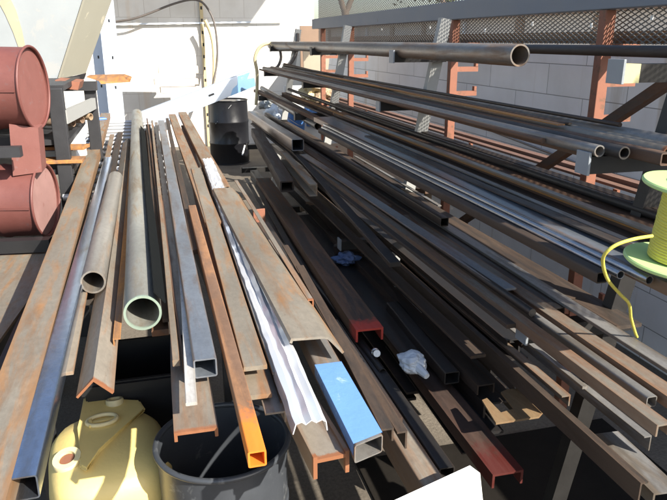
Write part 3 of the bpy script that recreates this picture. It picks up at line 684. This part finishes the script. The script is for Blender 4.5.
lz('flat_bar', 'dark flat bar between the blue grey tube and the slotted channel', p_flat(.03, .02), (196, 250), (167, 118), .975, 'dull_brown')
wr = lz('wrapped_bar', 'bar wrapped in shiny crumpled silver white film', p_sheet([(-.037, -.03), (-.033, -.004), (-.02, 0), (-.010, -.007), (.002, .003), (.012, -.006), (.024, .001), (.034, -.006), (.038, -.03)], .002), (310, 421), (207, 158), .985, 'chrome_tube', cat='steel bar', crumple=.0035, nseg=110, smooth=22)
m, nt, b = nodes('silver_film'); b.inputs['Base Color'].default_value = (.78, .79, .82, 1); b.inputs['Metallic'].default_value = .45; b.inputs['Roughness'].default_value = .15
MATS['silver_film'] = m; wr.data.materials[0] = m
bp_pts = [(-.052, -.012), (-.048, 0), (.040, 0), (.052, -.004), (.062, -.014), (.092, -.05)]
lz('bent_plate', 'wide tan bent plate with one drooping side lying on top of the pile', p_sheet(bp_pts, .007), (309, 338), (222, 188), 1.01, 'tan_plate', cat='steel plate', skew=-.12)
lz('angle_iron', 'slender rust tipped angle along the far right side of the bent plate', p_angle(.018, .03, .004), (311, 300), (236, 180), .985, 'rust_tip', cat='angle iron')
bt = lz('rectangular_tube', 'rectangular tube covered with bright blue film at the front right of the pile', p_box(.072, .045, .003), (369, 440), (262, 240), .93, 'grey_mill', cat='tube', skew=.35, bow=0)
L_ = (pt(('z', 369, 440, .93))-pt(('z', 262, 240, .93))).length
bm = bmesh.new()
vs = [[(-.0367, y, -.030), (-.0367, y, .0012), (.0367, y, .0012), (.0367, y, -.012)] for y in (0, .8)]
n0 = []
for row, y0 in zip(vs, (0, 1)):
    n0.append([bm.verts.new((x, (.006+.35*x if y0 == 0 else .36), z)) for x, y, z in row])
for j in range(3): bm.faces.new((n0[0][j], n0[0][j+1], n0[1][j+1], n0[1][j]))
obj('film', bm, 'blue_film', bt)
lz('steel_beam', 'rusty H beam end with orange edges in front of the silver wrapped bar', p_H(.082, .055, .009, .12), (331, 455), (262, 330), .90, 'rust_tip', cat='beam')
lz('angle_iron', 'brown angle just right of the blue covered tube', p_angle(.03, .035, .005), (388, 428), (300, 265), .90, 'dull_brown', cat='angle iron')
lz('angle_iron', 'dark brown angle with bent tip beside the aisle edge of the pile', p_angle(.026, .05, .005), (402, 432), (285, 245), .86, 'dull_brown', cat='angle iron')
lz('flat_bar', 'dark flat bar deep between the pile and the red ended channel', p_flat(.07, .02), (390, 420), (262, 222), .80, 'dark_steel')
lz('steel_channel', 'rusty trough cradling the blue grey tube in mid pile', p_trough(.082, .045, .005), (198, 357), (170, 200), .985, 'brown_rust', cat='channel')
lz('flat_bar', 'thin black strip added for the shade along the right flank of the large pipe', p_flat(.05, .004), (159.5, 297), (142.5, 128), 1.04, 'pipe_shade', roll=-52)  # added dark strip standing in for shade on the pipe's right side
for lb, nm, pr, nr, fa, z, mt, ct in (
  ('dark flat bar filling the gap right of the large pipe', 'flat_bar', p_flat(.045, .012), (170, 318), (148, 124), .955, 'dull_brown', 'steel bar'),
  ('narrow grey angle squeezed between two thin bars in mid pile', 'angle_iron', p_angle(.03, .03, .004), (183, 335), (156, 122), .965, 'grey_mill', 'angle iron'),
  ('rusty flat bar between the blue reflecting tube and the shorter pipe', 'flat_bar', p_flat(.034, .01), (66, 372), (112, 134), .965, 'tan_rust', 'steel bar'),
  ('brown flat bar between orange ended tube and lichen stained bar', 'flat_bar', p_flat(.03, .01), (238, 372), (190, 165), .962, 'brown_rust', 'steel bar'),
  ('dark channel under the wrapped bar in the sunlit pile', 'steel_channel', p_chan(.05, .03, .004), (290, 400), (205, 165), .935, 'dull_brown', 'channel'),
  ('thin grey flat between the wrapped bar and the lichen stained bar', 'flat_bar', p_flat(.022, .008), (277, 372), (203, 160), .972, 'grey_mill', 'steel bar')):
    lz(nm, lb, pr, nr, fa, z, mt, cat=ct)
# filler bars deep in the pile, seen through the gaps
lz('flat_bar', 'brown flat bar low in the pile under the large pipe', p_flat(.05, .02), (160, 330), (147, 130), .925, 'brown_rust')
lz('flat_bar', 'dark flat low in the pile left of the ridge angle', p_flat(.045, .02), (86, 300), (120, 132), .925, 'dull_brown')
lz('angle_iron', 'rusty angle low in the pile below the lichen stained bar', p_angle(.06, .04, .006), (238, 330), (184, 125), .94, 'brown_rust', cat='angle iron')

# ------------------------------------------------------------------ open drum, yellow can, white board in front
dc = at(222.5, 437, z=.66); DR = .192
dr = thing('open_drum', 'glossy blue black open drum under the ends of the pile', 'drum', (dc.x, dc.y, 0))
bm = bmesh.new()
prof = [(.0, .004), (.165, .004), (.172, .02), (.176, .2), (.181, .205), (.181, .215), (.177, .22), (.182, .44), (.187, .445), (.187, .455), (.183, .46), (.186, .645), (.183, .645), (.176, .46), (.168, .03), (0, .03)]
lathe(bm, prof, 64); bmesh.ops.remove_doubles(bm, verts=bm.verts[:], dist=.0005); obj('body', bm, 'navy_drum', dr, 35)
bm = bmesh.new(); tube(bm, [(.189*math.cos(a), .189*math.sin(a), .652) for a in [2*math.pi*i/64 for i in range(64)]], .0085, 12, True); obj('rim', bm, 'navy_drum', dr, 60)

yc = at(108, 440, z=.59)
ya = thing('plastic_can', 'yellow plastic jerrycan with bung and moulded handle in front', 'jerrycan', (yc.x, yc.y, 0), (0, 0, R(8)))
bm = bmesh.new()
def sup(rx, ry, z, n=48, e=3.2):
    out = []
    for i in range(n):
        a = 2*math.pi*i/n; c, s = math.cos(a), math.sin(a); k = (abs(c)**e+abs(s)**e)**(-1/e)
        out.append(bm.verts.new((rx*c*k, ry*s*k, z)))
    return out
rings = [sup(.155, .19, .0), sup(.172, .207, .02), sup(.178, .21, .2), sup(.178, .21, .47), sup(.176, .208, .52), sup(.168, .20, .55), sup(.148, .18, .574), sup(.10, .12, .588), sup(.04, .05, .592)]
for A, B in zip(rings, rings[1:]):
    for j in range(48): bm.faces.new((A[j], A[(j+1) % 48], B[(j+1) % 48], B[j]))
bm.faces.new(rings[0]); bm.faces.new(rings[-1]); obj('body', bm, 'yellow_plastic', ya, 50)
M_ = Matrix.Rotation(R(-8), 3, 'Z')
def canl(px_, py_, z): return M_ @ (at(px_, py_, z=z)-Vector((yc.x, yc.y, 0)))
def ringpart(name, c, r, tr, mat, parent, tilt=None, oval=1):
    bm = bmesh.new(); tube(bm, [(r*oval*math.cos(a), r*math.sin(a), 0) for a in [2*math.pi*i/32 for i in range(32)]], tr, 10, True)
    o = obj(name, bm, mat, parent, 60, c)
    if tilt: o.rotation_euler = tilt
    return o
bm = bmesh.new(); tube(bm, [v*1.0 for v in [Vector((.1785*math.copysign(abs(math.cos(q))**.62, math.cos(q)), .2105*math.copysign(abs(math.sin(q))**.62, math.sin(q)), .47)) for q in [2*math.pi*(i+.5)/64 for i in range(64)]]], .003, 6, True); obj('seam', bm, 'yellow_plastic', ya, 60)
b1 = canl(68, 461, .585)
bm = bmesh.new(); lathe(bm, [(.040, -.03), (.043, .008), (.040, .014), (.024, .014), (.024, .004), (0, .004)], 28)
bo = obj('bung', bm, 'cream_plastic', ya, 40, b1); bo.rotation_euler = (R(12), R(-10), 0)
bm = bmesh.new(); lathe(bm, [(.0, .006), (.022, .006), (.022, .0)], 20); obj('bung_plug', bm, 'bung_rust', bo, 40)
b2 = canl(115, 404, .592)
bm = bmesh.new(); lathe(bm, [(.028, -.03), (.029, .014), (.027, .018), (.018, .018), (.017, .010), (0, .008)], 24); o = obj('vent_cap', bm, 'cream_plastic', ya, 40, b2); o.rotation_euler = (R(-14), 0, 0)
c3 = canl(102, 420, .606)
ringpart('handle_ring', c3, .03, .007, 'cream_plastic', ya, None, 1.5)
bm = bmesh.new(); box(bm, c3+Vector((-.035, 0, 0)), (.012, .055, .01), None, .003); box(bm, c3+Vector((.0, 0, -.003)), (.10, .016, .008), None, .002); obj('handle', bm, 'yellow_plastic', ya, 40)
bm = bmesh.new(); prism(bm, [canl(84, 400, .582), canl(140, 403, .582), canl(146, 412, .582), canl(98, 452, .595), canl(88, 474, .59), canl(80, 470, .59), canl(78, 432, .592)], (0, 0, .014))
bmesh.ops.bevel(bm, geom=bm.edges[:], offset=.006, segments=2, affect='EDGES'); obj('raised_deck', bm, 'yellow_plastic', ya, 50)
a = at(380, 507, z=.64); b_ = at(470, 465.5, z=.64); c_ = at(480, 473, z=.635)
dn = Vector((-.03, -.20, -.34))
bm = bmesh.new(); prism(bm, [a, b_, c_, c_+dn, a+dn], Vector((.0, .011, -.010)))
wb = tag(obj('board', bm, 'white_board'), 'white painted board leaning at the very front beside the dark stock', 'board')

# black plastic crate below the pile
kc = at(142, 372, z=.66)
kt = thing('plastic_crate', 'black plastic crate in the shade below the large pipe mouth', 'crate', (kc.x, kc.y+.12, 0))
bm = bmesh.new()
for s in ((0, .16, .33, .36, .012, .66), (0, -.16, .33, .36, .012, .66), (.18, 0, .33, .012, .32, .66), (-.18, 0, .33, .012, .32, .66), (0, 0, .32, .35, .31, .012)): box(bm, s[:3], s[3:])
obj('body', bm, 'black_plastic', kt)
for sy in (-.172, .172):
    bm = bmesh.new(); box(bm, (0, sy, .64), (.39, .014, .03)); obj('rim', bm, 'black_plastic', kt)

# ------------------------------------------------------------------ black steel drum at the far end
def steel_drum(name, label, loc, rot, r, h, mat, cap, group=None, lean=True):
    t = thing(name, label, 'drum', loc, rot, group)
    bm = bmesh.new()
    pr = [(r*.985, .012)]
    for f in (.33, .66): pr += [(r, h*f-.022), (r*1.025, h*f-.008), (r*1.025, h*f+.008), (r, h*f+.022)]
    pr += [(r*.985, h-.012)]
    lathe(bm, pr, 56); obj('body', bm, mat, t, 50)
    for z in (0.01, h-.01):
        bm = bmesh.new(); tube(bm, [(r*1.005*math.cos(q), r*1.005*math.sin(q), z) for q in [2*math.pi*i/56 for i in range(56)]], .007, 8, True); obj('chime', bm, mat, t, 60)
    bm = bmesh.new(); lathe(bm, [(0, h-.022), (r*.5, h-.021), (r*.97, h-.022)], 56); l = obj('lid', bm, cap, t, 50)
    bm = bmesh.new(); lathe(bm, [(0, .022), (r*.97, .022)], 56); obj('base', bm, cap, t, 50)
    return t, l
t, l = steel_drum('steel_drum', 'tall black steel drum standing at the far end of the aisle', (1.07, 9.8, 0), (0, 0, 0), .29, .93, 'black_drum', 'black_drum')
bm = bmesh.new(); lathe(bm, [(.03, .905), (.03, .925), (0, .925)], 16); o = obj('bung', bm, 'galv', l, 40, (.15, -.1, 0))
bm = bmesh.new(); beam(bm, (-.21, -.21, .60), (.02, -.296, .87), .012, .003); obj('scratch', bm, 'label_white', t)
bm = bmesh.new(); beam(bm, (.15, -.255, .14), (.20, -.225, .28), .02, .003, (0, 1, 0)); obj('scratch', bm, 'label_white', t)

# ------------------------------------------------------------------ left: black frame, red drums
c1 = at(36, 88, y=3.6); c2 = at(48, 200, y=3.6)
rotx = Matrix.Rotation(R(168), 4, 'Z') @ Matrix.Rotation(R(90), 4, 'Y')   # drum axis runs back to the left from its cap
def lying(name, label, c, r, h, mat, cap):
    t, l = steel_drum(name, label, c, rotx.to_euler(), r, h, mat, cap)
    bm = bmesh.new(); box(bm, (0, r*1.0, h/2), (.012, .006, h-.05)); obj('weld_seam', bm, mat, t)
    return t
lying('red_drum', 'dark red drum lying on its side, upper of the two at the left edge', c1, .198, .62, 'red_paint', 'red_pale')
lying('red_drum', 'faded red drum lying on its side, lower of the two, with pale pink cap', c2, .188, .62, 'red_paint', 'cap_pink')
bm = bmesh.new(); prism(bm, [at(9, 124, y=3.5), at(38, 128, y=3.5), at(42, 172, y=3.5), at(13, 176, y=3.5)], (0, .16, 0))
tag(obj('saddle_block', bm, 'red_pale'), 'faded red steel saddle between the two lying drums', 'saddle')
cd = thing('drum_cradle', 'black steel cradle carrying the lying red drums', 'stand', (-.95, 3.6, 0))
for z in (.70, 1.245):
    for y in (-.16, .2):
        bm = bmesh.new(); beam(bm, (-.55, y, z), (.33, y-.06, z), .05, .05); obj('rail', bm, 'post_black', cd)
for x in (-.5, -.2):
    bm = bmesh.new(); box(bm, (x, .32, .64), (.05, .05, 1.28)); obj('leg', bm, 'post_black', cd)

bf = thing('storage_frame', 'black steel storage frame with shelves between red drums and pile', 'shelf', (-.5, 4.4, 0))
A1 = at(55, 88, y=3.98)-bf.location; A2 = at(90, 90, y=5.0)-bf.location
for A in (A1, A2):
    bm = bmesh.new(); box(bm, (A.x, A.y, A.z/2), (.078, .07, A.z), None, .004); obj('post', bm, 'post_black', bf)
    bm = bmesh.new(); box(bm, (A.x-1.0, A.y+.1, A.z/2), (.078, .07, A.z), None, .004); obj('post', bm, 'post_black', bf)
bm = bmesh.new(); beam(bm, A1+Vector((.03, 0, -.16)), A2+Vector((.02, 0, -.09)), .03, .075); obj('side_brace', bm, 'pale_paint', bf)
for z, mt in ((A1.z+.02, 'post_black'), (1.22, 'post_black'), (1.05, 'post_black')):
    bm = bmesh.new(); box(bm, (A1.x-.48, .07, z-.02), (1.05, 1.0, .03)); obj('shelf', bm, mt, bf)
bm = bmesh.new(); box(bm, A2+Vector((-.1, -.02, .03)), (.3, .09, .06)); obj('top_beam', bm, 'post_black', bf)
# things on its shelves
for i, (x, y, z, ln, mt, lb) in enumerate(((-.86, 4.45, 1.262, .5, 'brown_board', 'uppermost brown tube in the black frame'), (-.9, 4.3, 1.262, .5, 'brown_board', 'front brown tube beside two others in the black frame'), (-.82, 4.62, 1.262, .5, 'wood', 'lighter brown tube at the back of the black frame'))):
    bar('round_pipe', lb, p_pipe(.045, .004), ('w', x+.42, y+.06, z), ('w', x-.3, y+.5, z), mt, cat='pipe', group='brown tubes in the black frame')
cb = thing('carton', 'white carton with a dark blue stripe on the lower shelf of the frame', 'box', (-.56, 4.3, 1.045), (0, 0, R(-10)))
bm = bmesh.new(); box(bm, (0, 0, .075), (.24, .22, .13), None, .003); obj('body', bm, 'label_white', cb)
bm = bmesh.new(); box(bm, (0.02, -.1125, .085), (.16, .003, .025)); obj('stripe', bm, 'blue_cloth', cb)
for i, (P, s, lb) in enumerate(((at(66, 147, y=4.1), (.24, .12, .02), 'rusty plate offcut on the frame shelf just below the carton'), (at(64, 160, y=4.0), (.22, .14, .02), 'orange rusty offcut lying lowest beside the frame post'), (at(106, 143, y=6.6), (.24, .14, .03), 'rust coloured block lying behind the stand rungs'))):
    bm = bmesh.new(); box(bm, P, s, Matrix.Rotation(R(-12+9*i), 3, 'Z'), .003); tag(obj('steel_offcut', bm, 'orange_rust'), lb, 'offcut')
bs = thing('offcut_table', 'plain dark trestle behind the stand holding scrap', 'table', (-.75, 6.3, 0))
bm = bmesh.new(); box(bm, (0, 0, .80), (.7, 1.2, .04)); obj('table_top', bm, 'post_black', bs)
for x in (-.3, .3):
    for y in (-.5, .5):
        bm = bmesh.new(); box(bm, (x, y, .39), (.05, .05, .78)); obj('leg', bm, 'post_black', bs)
bm = bmesh.new(); P = at(98, 124, y=6.9); box(bm, P, (.16, .1, .12), Matrix.Rotation(R(20), 3, 'Z'), .006)
tag(obj('blue_box', bm, 'blue_plastic'), 'small blue box beside the far white upright', 'box')
# rust slab on the posts
bm = bmesh.new(); prism(bm, [at(86, 77, y=5.4), at(123, 76, y=5.4), at(131, 79, y=5.25), at(130, 82, y=5.2), at(101, 84, y=5.15), at(99, 81, y=5.15)], (0, .35, 0))
tag(obj('rust_slab', bm, 'orange_rust'), 'rust orange slab laid on top of the black frame', 'steel plate')
bm = bmesh.new(); prism(bm, [at(55, 80, y=4.4), at(80, 82, y=4.4), at(78, 90, y=4.4), at(57, 88, y=4.4)], (0, .3, 0))
tag(obj('rust_slab', bm, 'orange_primer'), 'orange block under the foot of the cream hopper', 'steel plate')

# hopper / big white bag with cream side
y0 = 4.75
hp = thing('bulk_hopper', 'large white hopper with a stained face and a slanted cream side', 'hopper', (-.9, y0, 1.5))
def hl(px_, py_, y): return at(px_, py_, y=y)-hp.location
bm = bmesh.new()
f = [hl(-90, 60, y0), hl(-90, -60, y0), hl(101, -60, y0), hl(57, 79, y0), hl(20, 79, y0)]
prism(bm, f, (0, .5, 0)); obj('body', bm, 'white_bag', hp)
bm = bmesh.new(); prism(bm, [hl(-8, -10, y0-.004), hl(6, -10, y0-.004), hl(16, 10, y0-.004), hl(22, 30, y0-.004), hl(26, 50, y0-.004), hl(19, 49, y0-.004), hl(13, 32, y0-.004), hl(5, 14, y0-.004)], (0, .003, 0)); obj('stain', bm, 'bag_stain', hp)
bm = bmesh.new()
f = [hl(57.5, 79, y0-.012), hl(101.5, -60, y0-.012), hl(131, -60, y0+.35), hl(84, 73, y0+.30)]
prism(bm, f, (.012, .02, 0)); obj('side_panel', bm, 'cream_sheet', hp)
bm = bmesh.new(); prism(bm, [hl(57, 80, y0-.03), hl(86, 73, y0+.26), hl(84, 79, y0+.26), hl(66, 84, y0-.03)], (0, .04, 0)); obj('foot', bm, 'post_black', hp)

# tan plate and black beam at the left edge
bm = bmesh.new(); prism(bm, [at(-60, 262, z=.78), at(49, 250, z=.78), at(29, 299, z=.78), at(-40, 395, z=.78)], (0, 0, -.012))
tag(obj('steel_plate', bm, 'tan_plate'), 'flat tan steel plate at the left edge below the red drums', 'steel plate')
bk = thing('work_bench', 'dark low bench under the flat tan plate at the left edge', 'bench', (-.85, 2.7, 0))
bm = bmesh.new(); box(bm, (0, 0, .73), (.55, 1.3, .05)); obj('bench_top', bm, 'post_black', bk)
for x in (-.22, .22):
    for y in (-.6, .6):
        bm = bmesh.new(); box(bm, (x, y, .35), (.06, .06, .7)); obj('leg', bm, 'post_black', bk)
bm = bmesh.new(); beam(bm, at(-70, 249, z=.82), at(51, 244, z=.82), .06, .06)
tag(obj('steel_beam', bm, 'black_plastic'), 'short black beam lying behind the flat tan plate', 'beam')
bar('flat_bar', 'grey flat edge bar along the right side of the flat tan plate', p_flat(.05, .012), ('z', -8, 395, .77), ('z', 57, 246, .77), 'dark_steel')

# ------------------------------------------------------------------ far end: white beam, uprights, strut, hoses
wbm = bar('white_beam', 'long white steel beam leaning across the far end, blue patch on its end', p_box(.08, .21, .004), ('y', 138, 113, 8.1), ('y', 251, 70, 8.9), 'beam_pale', cat='beam', nseg=4)
Lw = (pt(('y', 138, 113, 8.1))-pt(('y', 251, 70, 8.9))).length
def face_patch(name, poly, mat):
    bm = bmesh.new(); prism(bm, [(.0405, u, v) for u, v in poly], (.002, 0, 0)); return obj(name, bm, mat, wbm)
face_patch('film', [(Lw*.74, -.208), (Lw*.99, -.208), (Lw*.995, -.10), (Lw*.93, -.08), (Lw*.97, -.01), (Lw*.85, -.004), (Lw*.83, -.10), (Lw*.78, -.13)], 'pale_blue')  # blue patch over the far part of the beam face
face_patch('film', [(Lw*.86, -.004), (Lw*.885, -.06), (Lw*.92, -.05), (Lw*.97, -.012), (Lw*.99, -.003)], 'label_white') if 0 else None
face_patch('slot', [(Lw*.56, -.115), (Lw*.61, -.115), (Lw*.61, -.09), (Lw*.56, -.09)], 'black_plastic')
for (x0, x1, lb) in ((103.5, 119, 'broad white steel upright with bolt holes at the far left'), (93.5, 104, 'narrow white steel upright left of the broad one')):
    y = 8.6 if x0 > 100 else 8.9
    a0 = at(x0, 60, y=y); a1 = at(x1, 60, y=y)
    up = thing('steel_upright', lb, 'upright', ((a0.x+a1.x)/2, y, 0), (0, 0, 0), 'white uprights at the far left')
    w = a1.x-a0.x
    bm = bmesh.new(); box(bm, (0, 0, 1.6), (w-.012, .008, 3.2)); obj('web', bm, 'white_steel', up)
    for s in (-1, 1):
        bm = bmesh.new(); box(bm, (s*(w/2-.004), .03, 1.6), (.008, .07, 3.2)); obj('flange', bm, 'white_steel', up)
    for z in (1.2, 1.55, 1.97, 2.25):
        bm = bmesh.new(); box(bm, (.02*(x0 > 100), -.005, z), (.018, .004, .035)); obj('slot', bm, 'black_plastic', up)
bm = bmesh.new()
z0 = at(100, 95, y=8.75).z; beam(bm, at(84, 76, y=8.7), at(112, 76, y=8.7), .02, .02)
tag(obj('tie_bar', bm, 'galv'), 'thin bar tying the white uprights at the far left', 'bar')
# slotted strut with holes on the back wall
s0 = at(203, 40, y=11.46)
sr = thing('slotted_strut', 'slim vertical tan strut with dark holes fixed on the white end wall', 'strut', (s0.x, 11.46, 0))
bm = bmesh.new(); box(bm, (0, 0, 1.5), (.05, .04, 3.0)); obj('body', bm, 'straw_hose', sr)
for k in range(14):
    bm = bmesh.new(); box(bm, (0, -.0215, .35+k*.19), (.028, .003, .05)); obj('hole', bm, 'black_plastic', sr)
bm = bmesh.new(); beam(bm, at(95, 24.5, y=11.45), at(282, 21.5, y=11.45), .025, .025)
tag(obj('wall_conduit', bm, 'white_steel'), 'thin white conduit across the shaded top of the end wall', 'pipe')
bm = bmesh.new()
hp_ = [at(112, 22, y=11.3), at(132, 19, y=11.25), at(150, 13, y=11.25), at(170, 5, y=11.25), at(188, 0, y=11.25), at(200, 1, y=11.25), at(208, 9, y=11.25), at(214, 22, y=11.2), at(217, 42, y=11.15), at(217, 62, y=11.1), at(213, 85, y=11.0)]
tube(bm, spline(hp_, 8), .017, 10)
tag(obj('hose', bm, 'hose_dark', None, 60), 'dark hose hanging in a big loop on the white end wall', 'hose')
bm = bmesh.new()
tube(bm, spline([at(205, 20, y=11.2), at(211, 34, y=11.2), at(214, 52, y=11.15), at(214, 80, y=11.05), at(211, 100, y=10.9)], 8), .03, 10)
tag(obj('hose', bm, 'straw_hose', None, 60), 'pale straw coloured hose hanging beside the dark one', 'hose')
bm = bmesh.new(); tube(bm, spline([at(282, 44, y=7.3), at(270, 43, y=7.3), at(260, 47, y=7.3), at(255, 58, y=7.3), at(257, 72, y=7.3), at(257, 90, y=7.3), at(256, 105, y=7.3)], 6), .018, 8)
tag(obj('strap', bm, 'straw_hose', None, 60), 'straw coloured strap looped from the far end of the top pipe', 'strap')
for i, pts in enumerate(([(280, 50), (281, 58), (278, 66), (272, 71)], [(298, 33), (297, 50), (293, 60), (289, 65)])):
    bm = bmesh.new(); tube(bm, spline([at(a, b, y=7.4-.3*i) for a, b in pts], 6), .016, 8)
    tag(obj('rubber_hook', bm, 'hose_dark', None, 60), ['short curved dark hose end below the top pipe, nearer the strap', 'curved dark hose end hanging beside the brown board at the far mesh'][i], 'hose')
# clutter against the end wall
for i, (x0, x1, y0_, y1_, mt, lb) in enumerate(((143, 183, 59, 61.5, 'pale_wood', 'thin brown bar lying on clutter before the white end wall'),
        (142, 156, 68, 76, 'pale_wood', 'pale wood block stacked before the end wall'), (158, 198, 66, 73, 'pale_wood', 'upper straw coloured plank before the end wall'),
        (154, 198, 79, 84, 'pale_wood', 'lower brown plank before the end wall'), (160, 200, 87, 92, 'pale_wood', 'lowest wooden plank behind the white leaning beam'))):
    a = at(x0, y0_, y=10.8); b_ = at(x1, y1_, y=10.8)
    bm = bmesh.new(); box(bm, ((a.x+b_.x)/2, 10.8, (a.z+b_.z)/2), (b_.x-a.x, .18, a.z-b_.z), Matrix.Rotation(R(1.5*i-2), 3, 'Z'), .004)
    tag(obj('plank', bm, mt), lb, 'plank', 'planks stacked before the end wall')
# boards at the far end of the rack
a = at(300, 31, y=7.9); b_ = at(323, 46, y=7.9)
bm = bmesh.new(); box(bm, ((a.x+b_.x)/2, 7.9, 1.60), (b_.x-a.x, .03, .62)); tag(obj('board', bm, 'brown_board'), 'small brown board upright at the far end under the rail', 'board')
bm = bmesh.new(); prism(bm, [at(303, 50, y=7.6), at(330, 53, y=7.6), at(326, 90, y=7.6), at(305, 86, y=7.6)], (0, .02, 0)); tag(obj('board', bm, 'plywood'), 'beige plywood sheet standing between the far rack legs', 'board')
bm = bmesh.new(); box(bm, (1.98, 8.35, .6), (.7, .03, 1.2)); tag(obj('board', bm, 'white_board'), 'pale board standing low behind the far rack shelves', 'board')

def bucket(label, loc, r, h, mat, name='bucket'):
    t = thing(name, label, name.replace('_', ' '), loc)
    bm = bmesh.new(); lathe(bm, [(0, .003), (r*.86, .003), (r, h), (r*1.05, h), (r*1.05, h-.02), (r*.98, h-.02), (r*.96, h), (r*.83, .02), (0, .02)], 32); bmesh.ops.remove_doubles(bm, verts=bm.verts[:], dist=.0005); obj('body', bm, mat, t, 40)
    bm = bmesh.new(); tube(bm, spline([(-r*1.05, 0, h*.9), (-r*.8, -.08, h*.75), (0, -.16-r, h*.55), (r*.8, -.08, h*.75), (r*1.05, 0, h*.9)], 6), .004, 6); obj('bail', bm, 'wire', t, 60)
P = at(296, 124, x=1.75); bucket('blue bucket standing behind the far third shelf pipes', (P.x, P.y, P.z-.15), .12, .3, 'blue_plastic')
P = at(312, 118, x=2.0); bucket('light blue pail further back between the far rack legs', (P.x, P.y, P.z-.1), .11, .26, 'blue_film')
sh = thing('back_shelf', 'rough wooden shelf behind the far rack holding pails and sacks', 'shelf', (1.95, 6.2, 0))
PZ = at(296, 124, x=1.75).z-.17
bm = bmesh.new(); box(bm, (0, 0, PZ), (.6, 2.6, .03)); obj('board', bm, 'wood', sh)
for x in (-.25, .25):
    for y in (-1.2, 1.2):
        bm = bmesh.new(); box(bm, (x, y, PZ/2-.01), (.05, .05, PZ-.02)); obj('leg', bm, 'wood', sh)
for i, (px_, py_, X, r, mt, lb) in enumerate(((275, 116, 1.55, .16, 'rag', 'crumpled grey sack behind the far pipes of the third shelf'), (268, 104, 1.5, .12, 'white_bag', 'white crumpled sack beside the far end of the rack'), (315, 92, 1.9, .15, 'straw_hose', 'straw coloured bundle behind the far second shelf tubes'), (327, 98, 2.0, .13, 'wood', 'brown bundle right of the straw coloured one behind the rack'))):
    blob('sack' if i < 2 else 'bundle', lb, 'sack', at(px_, py_, x=X), (r, r*1.2, r*.8), mt, i*3.1+1, .6, 8)

# ------------------------------------------------------------------ spool of yellow rope at the right edge
sc_ = at(675, 264, y=1.20)
sp = thing('rope_spool', 'lime green plastic spool wound with yellow rope at the right edge', 'spool', sc_, (R(5), R(2.5), 0))
def flange(z, name='flange'):
    bm = bmesh.new(); lathe(bm, [(.014, z), (.114, z), (.117, z+.003), (.117, z+.008), (.114, z+.011), (.07, z+.009), (.03, z+.011), (.014, z+.011), (.014, z)], 64); bmesh.ops.remove_doubles(bm, verts=bm.verts[:], dist=.0003)
    return obj(name, bm, 'lime_plastic', sp, 40)
flange(0); ft = flange(.188)
bm = bmesh.new(); lathe(bm, [(.045, .01), (.045, .19)], 32); obj('core', bm, 'lime_plastic', sp, 40)
bm = bmesh.new(); pts = []
turns, pitch = 25, .17/25
for layer, rr in enumerate((.056, .0625)):
    for i in range(turns*28+1):
        s = i/(turns*28); zz = .014+.172*(s if layer == 0 else 1-s); an = 2*math.pi*i/28
        rj = rr+.0016*noise.noise((an*.6, zz*90, layer)); pts.append((rj*math.cos(an), rj*math.sin(an), zz+.0015*noise.noise((an*.35, layer+4, 0))))
tube(bm, pts, .0042, 6); obj('rope_winding', bm, 'rope_yellow', sp, 60)
bm = bmesh.new(); lathe(bm, [(.03, .1995), (.062, .1995), (.062, .2005), (.03, .2005)], 40); obj('paper_label', bm, 'label_white', ft)
bm = bmesh.new()
tp = [at(652, 236, y=1.175), at(634, 239, y=1.16), at(616, 245, y=1.16), at(605, 254, y=1.17), at(603, 264, y=1.19), at(608, 280, y=1.23), at(620, 294, y=1.29), at(629, 304, y=1.33), at(631, 318, y=1.37), at(635, 332, y=1.39), at(637, 337, y=1.40)]
tube(bm, spline(tp, 10), .0042, 8); o = obj('rope_tail', bm, 'rope_yellow', None, 60)
M0 = Matrix.LocRotScale(sp.location, sp.rotation_euler, None)
o.parent = sp; o.matrix_parent_inverse = M0.inverted()

# ------------------------------------------------------------------ light
SUN = Vector((.62, -.88, .77)).normalized()
sd = bpy.data.lights.new('sun', 'SUN'); so = bpy.data.objects.new('sun', sd); COL.objects.link(so)
sd.energy = 4.9; sd.angle = R(.53); sd.color = (1, .95, .86); so.rotation_euler = SUN.to_track_quat('Z', 'Y').to_euler(); so.location = (4, -3, 8)
W = bpy.data.worlds.new('World'); S.world = W; W.use_nodes = True; nt = W.node_tree
sk = nt.nodes.new('ShaderNodeTexSky'); sk.sky_type = 'NISHITA'; sk.sun_disc = False
sk.sun_elevation = math.asin(SUN.z); sk.sun_rotation = math.atan2(SUN.x, SUN.y); sk.air_density = 1; sk.dust_density = 1.5
bg = nt.nodes['Background']; bg.inputs['Strength'].default_value = .105; nt.links.new(sk.outputs[0], bg.inputs[0])
S.view_settings.view_transform = 'Standard'; S.view_settings.look = 'None'; S.view_settings.gamma = 1; S.view_settings.use_curve_mapping = False
S.view_settings.exposure = 1.15
S.render.engine = 'CYCLES'
S.cycles.max_bounces = 6
